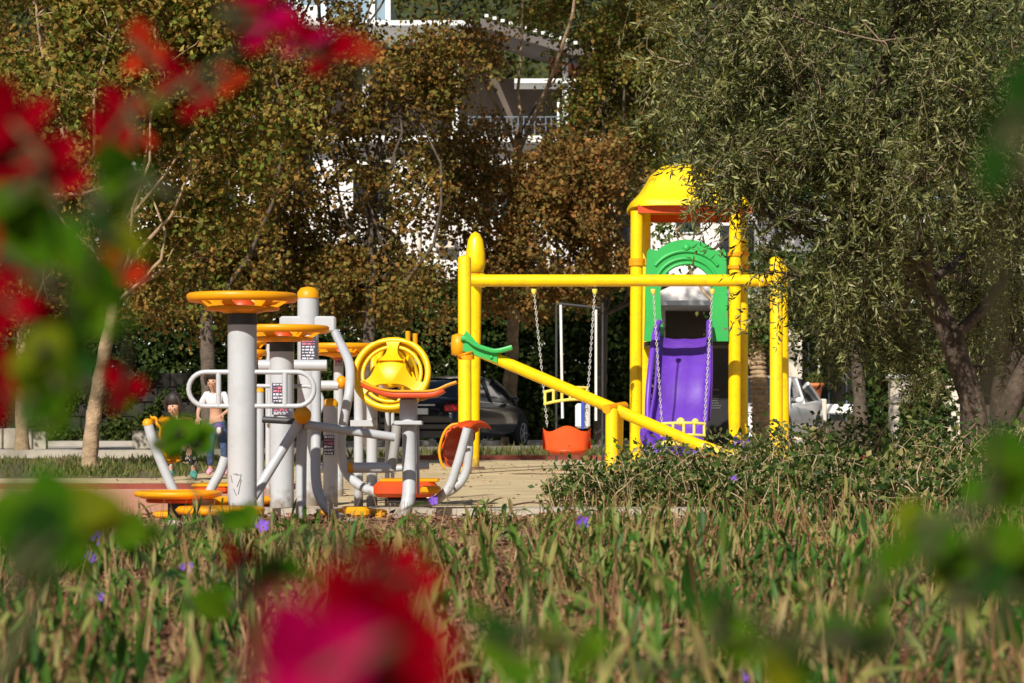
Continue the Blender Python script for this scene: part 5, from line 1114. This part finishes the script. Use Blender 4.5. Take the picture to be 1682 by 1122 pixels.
# ================================================================ BOUGAINVILLEA near the lens
def boug(label, base, items, seed):
    """items: (x, y, d, size m, kind). every leaf/bract cluster sits on a stem that grows from the base"""
    random.seed(seed); root = thing('bougainvillea', label, 'plant', base); B0 = Vector(base)
    pts = [P(x, y, d) for (x, y, d, s, k) in items]; order = sorted(range(len(items)), key=lambda i: (pts[i] - B0).length); done = []; mb = MB()
    for i in order:
        p = pts[i]; cand = [(q - p).length + .35 * (q - B0).length * 0 for q in done]
        if cand and min(cand) < (B0 - p).length * .8: a = done[cand.index(min(cand))]
        else: a = B0
        m_ = a.lerp(p, .5) + Vector((random.uniform(-.02, .02), random.uniform(-.02, .02), random.uniform(-.02, .02))); mb.tube(catmull([a, m_, p], 4), [.0045 if a is B0 else .0018] * 8 + [.0012], 6, caps=False); done.append(p)
    mb.build('stem', M['boug_stem'], root); LV = {'g': [], 'y': [], 'd': []}
    for (x, y, d, s, k), p in zip(items, pts):
        if k in 'gyd':
            for j in range(2 if s > .03 else 1):
                D = Vector((random.uniform(-1, 1), random.uniform(-.5, .5), random.uniform(-1, .3))).normalized(); N = (Vector((-.3, -1, .5)) + Vector(rng.normal(size=3)) * .35).normalized(); LV[k].append((p - D * s * .5 + Vector(rng.normal(size=3)) * s * .12, D, N, s))
        else:
            mb = MB()
            for j in range(3):
                a = 2 * math.pi * j / 3 + random.uniform(-.4, .4); u = Vector((math.cos(a), random.uniform(-.5, .1), math.sin(a))).normalized(); n_ = (Vector((-.3, -1, .45)) + Vector(rng.normal(size=3)) * .2).normalized(); v = u.cross(n_).normalized(); w_ = s * .42
                out = []
                for t_, ww in ((0, .1), (.2, .7), (.45, 1), (.7, .8), (.9, .35), (1, .0)): out.append((t_, ww))
                A = [p + u * s * t_ + v * w_ * ww + n_ * s * .15 * t_ for t_, ww in out]; C_ = [p + u * s * t_ + n_ * s * (.15 * t_ - .06) for t_, ww in out]; B_ = [p + u * s * t_ - v * w_ * ww + n_ * s * .15 * t_ for t_, ww in out]
                mb.strip(A, C_); mb.strip(C_, B_)
            mb.build('flower', L[{'r': 'bougr', 'o': 'bougo', 'm': 'bougm'}[k]], root)
    for k, nm, lm in (('g', 'foliage', 'boug'), ('y', 'young_foliage', 'bougy'), ('d', 'shaded_foliage', 'bougd')):
        if not LV[k]: continue
        mb = MB()
        for (p, D, N, s) in LV[k]:
            S = D.cross(N).normalized(); N = S.cross(D)
            prof = [(0, .05), (.12, .6), (.3, .95), (.5, .9), (.72, .6), (.9, .22), (1, 0)]
            A = [p + D * s * t_ + S * s * .34 * w_ + N * s * .06 * w_ - N * s * .12 * t_ * t_ for t_, w_ in prof]; C_ = [p + D * s * t_ - N * s * .12 * t_ * t_ for t_, w_ in prof]; B_ = [p + D * s * t_ - S * s * .34 * w_ + N * s * .06 * w_ - N * s * .12 * t_ * t_ for t_, w_ in prof]
            mb.strip(A, C_); mb.strip(C_, B_)
        mb.build(nm, L[lm], root)
LI = [(425, 22, 1.3, 0.0202, 'm'), (440, 48, 1.3, 0.0184, 'r'), (400, 5, 1.3, 0.0202, 'r'), (500, 62, 1.35, 0.0166, 'm'), (535, 85, 1.35, 0.0202, 'r'), (600, 85, 1.4, .009, 'o'), (380, 130, 1.5, .012, 'o'), (80, 940, .95, 0.0186, 'd'), (60, 860, .95, 0.0248, 'd'), (95, 880, .95, 0.0248, 'd'), (160, 350, 1.0, 0.0186, 'd'), (120, 600, 1.1, 0.0186, 'd'), (20, 200, 1.15, 0.0239, 'r'), (50, 250, 1.15, 0.0276, 'r'), (85, 285, 1.15, 0.0221, 'r'), (15, 260, 1.15, 0.0239, 'r'), (235, 85, 1.45, .020, 'o'), (290, 130, 1.4, 0.0166, 'r'), (325, 165, 1.45, 0.0156, 'r'), (205, 172, 1.4, 0.0166, 'r'), (180, 225, 1.3, 0.0166, 'r'), (215, 232, 1.4, .016, 'o'),
      (8, 440, 1.1, 0.0239, 'r'), (10, 500, 1.15, 0.0202, 'r'), (85, 536, 1.15, 0.0156, 'r'), (0, 640, 1.2, 0.0239, 'r'), (20, 600, 1.2, 0.0147, 'r'),
      (210, 290, 1.15, 0.0359, 'g'), (180, 330, 1.15, 0.0273, 'g'), (245, 290, 1.2, 0.0234, 'g'), (40, 360, 1.1, 0.0382, 'g'), (90, 390, 1.1, 0.0359, 'g'), (10, 330, 1.1, 0.0320, 'g'), (60, 420, 1.15, 0.0273, 'g'), (150, 470, 1.1, 0.0359, 'g'), (130, 520, 1.1, 0.0320, 'g'), (195, 395, 1.15, 0.0273, 'y'), (145, 430, 1.15, 0.0250, 'y'), (250, 172, 1.3, 0.0156, 'y'),
      (190, 540, 1.2, 0.0273, 'g'), (60, 580, 1.1, 0.0382, 'y'), (90, 620, 1.1, 0.0359, 'g'), (60, 650, 1.1, 0.0359, 'g'), (110, 580, 1.15, 0.0320, 'g'), (90, 700, 1.2, 0.0250, 'g'), (200, 450, 1.4, .018, 'o'), (202, 640, 1.5, 0.0184, 'r'), (205, 675, 1.5, 0.0187, 'g'),
      (40, 850, 1.0, 0.0359, 'g'), (90, 860, 1.0, 0.0382, 'g'), (135, 830, 1.05, 0.0359, 'y'), (60, 910, 1.0, 0.0320, 'g'), (20, 840, 1.05, 0.0296, 'g'), (110, 900, 1.05, 0.0296, 'g')]
boug('bougainvillea with red bracts and green leaves close to the camera at the left', (-.42, 1.05, .0), LI, 11)
CI = [(300, 718, 2.2, .046, 'g'), (290, 728, 2.2, .040, 'g'), (322, 724, 2.2, .036, 'g'), (275, 712, 2.2, .030, 'g'), (328, 735, 2.2, .024, 'g'), (220, 885, 2.1, .040, 'g'), (195, 900, 2.1, .028, 'g'), (245, 870, 2.1, .024, 'g'), (350, 995, 2.1, .042, 'g'), (320, 1000, 2.1, .028, 'g'), (380, 985, 2.1, .024, 'g'), (390, 845, 2.2, .036, 'g'), (365, 855, 2.2, .026, 'g'),
      (440, 940, 1.3, .026, 'g'), (470, 935, 1.3, .02, 'g'), (395, 915, 1.4, 0.0136, 'r'), (570, 1030, .60, 0.0187, 'r'), (520, 1090, .58, 0.0195, 'm'), (620, 1000, .62, 0.0153, 'r'), (650, 1040, .60, 0.0170, 'r'), (640, 1100, .60, 0.0187, 'r'), (640, 925, .95, 0.0153, 'r'), (680, 950, 1.0, 0.0153, 'r'), (500, 1130, .58, 0.0204, 'm'), (580, 1130, .60, 0.0204, 'r')]
boug('magenta bougainvillea bract cluster with loose green leaves, low in front of the camera', (-.12, .85, .0), CI, 12)
RI = [(1672, 220, .85, 0.0279, 'd'), (1690, 170, .85, 0.0279, 'd'), (1640, 270, .85, 0.0217, 'd'), (1440, 1060, .95, 0.0223, 'd'), (1180, 985, .95, 0.0211, 'd'), (1610, 960, .95, 0.0248, 'd'), (830, 1040, 1.0, 0.0186, 'd'), (1640, 790, 1.1, 0.0344, 'g'), (1665, 750, 1.1, 0.0328, 'g'), (1620, 820, 1.15, 0.0287, 'g'), (1515, 890, 1.2, 0.0328, 'g'), (1560, 930, 1.15, 0.0377, 'g'), (1590, 900, 1.2, 0.0287, 'g'), (1500, 870, 1.2, 0.0230, 'y'), (1570, 960, 1.15, 0.0328, 'y'), (1440, 920, 1.2, 0.0246, 'g'), (1430, 980, 1.2, 0.0246, 'g'), (1650, 900, 1.1, 0.0328, 'g'), (1670, 960, 1.1, 0.0328, 'g'),
      (1200, 1020, 1.1, 0.0287, 'g'), (1180, 990, 1.1, 0.0246, 'g'), (1240, 1060, 1.1, 0.0287, 'g'), (1290, 1080, 1.1, 0.0344, 'y'), (1310, 1100, 1.1, 0.0328, 'g'), (1440, 1060, 1.1, 0.0287, 'g'), (960, 1080, 1.05, 0.0287, 'g'), (920, 1060, 1.1, 0.0246, 'y'), (820, 1010, 1.2, 0.0246, 'g'), (800, 1060, 1.15, 0.0246, 'g'), (845, 1090, 1.1, 0.0246, 'g'), (1370, 1030, 1.1, 0.0246, 'g')]
boug('green bougainvillea shoots close to the camera at the lower right', (.38, 1.1, .0), RI, 13)
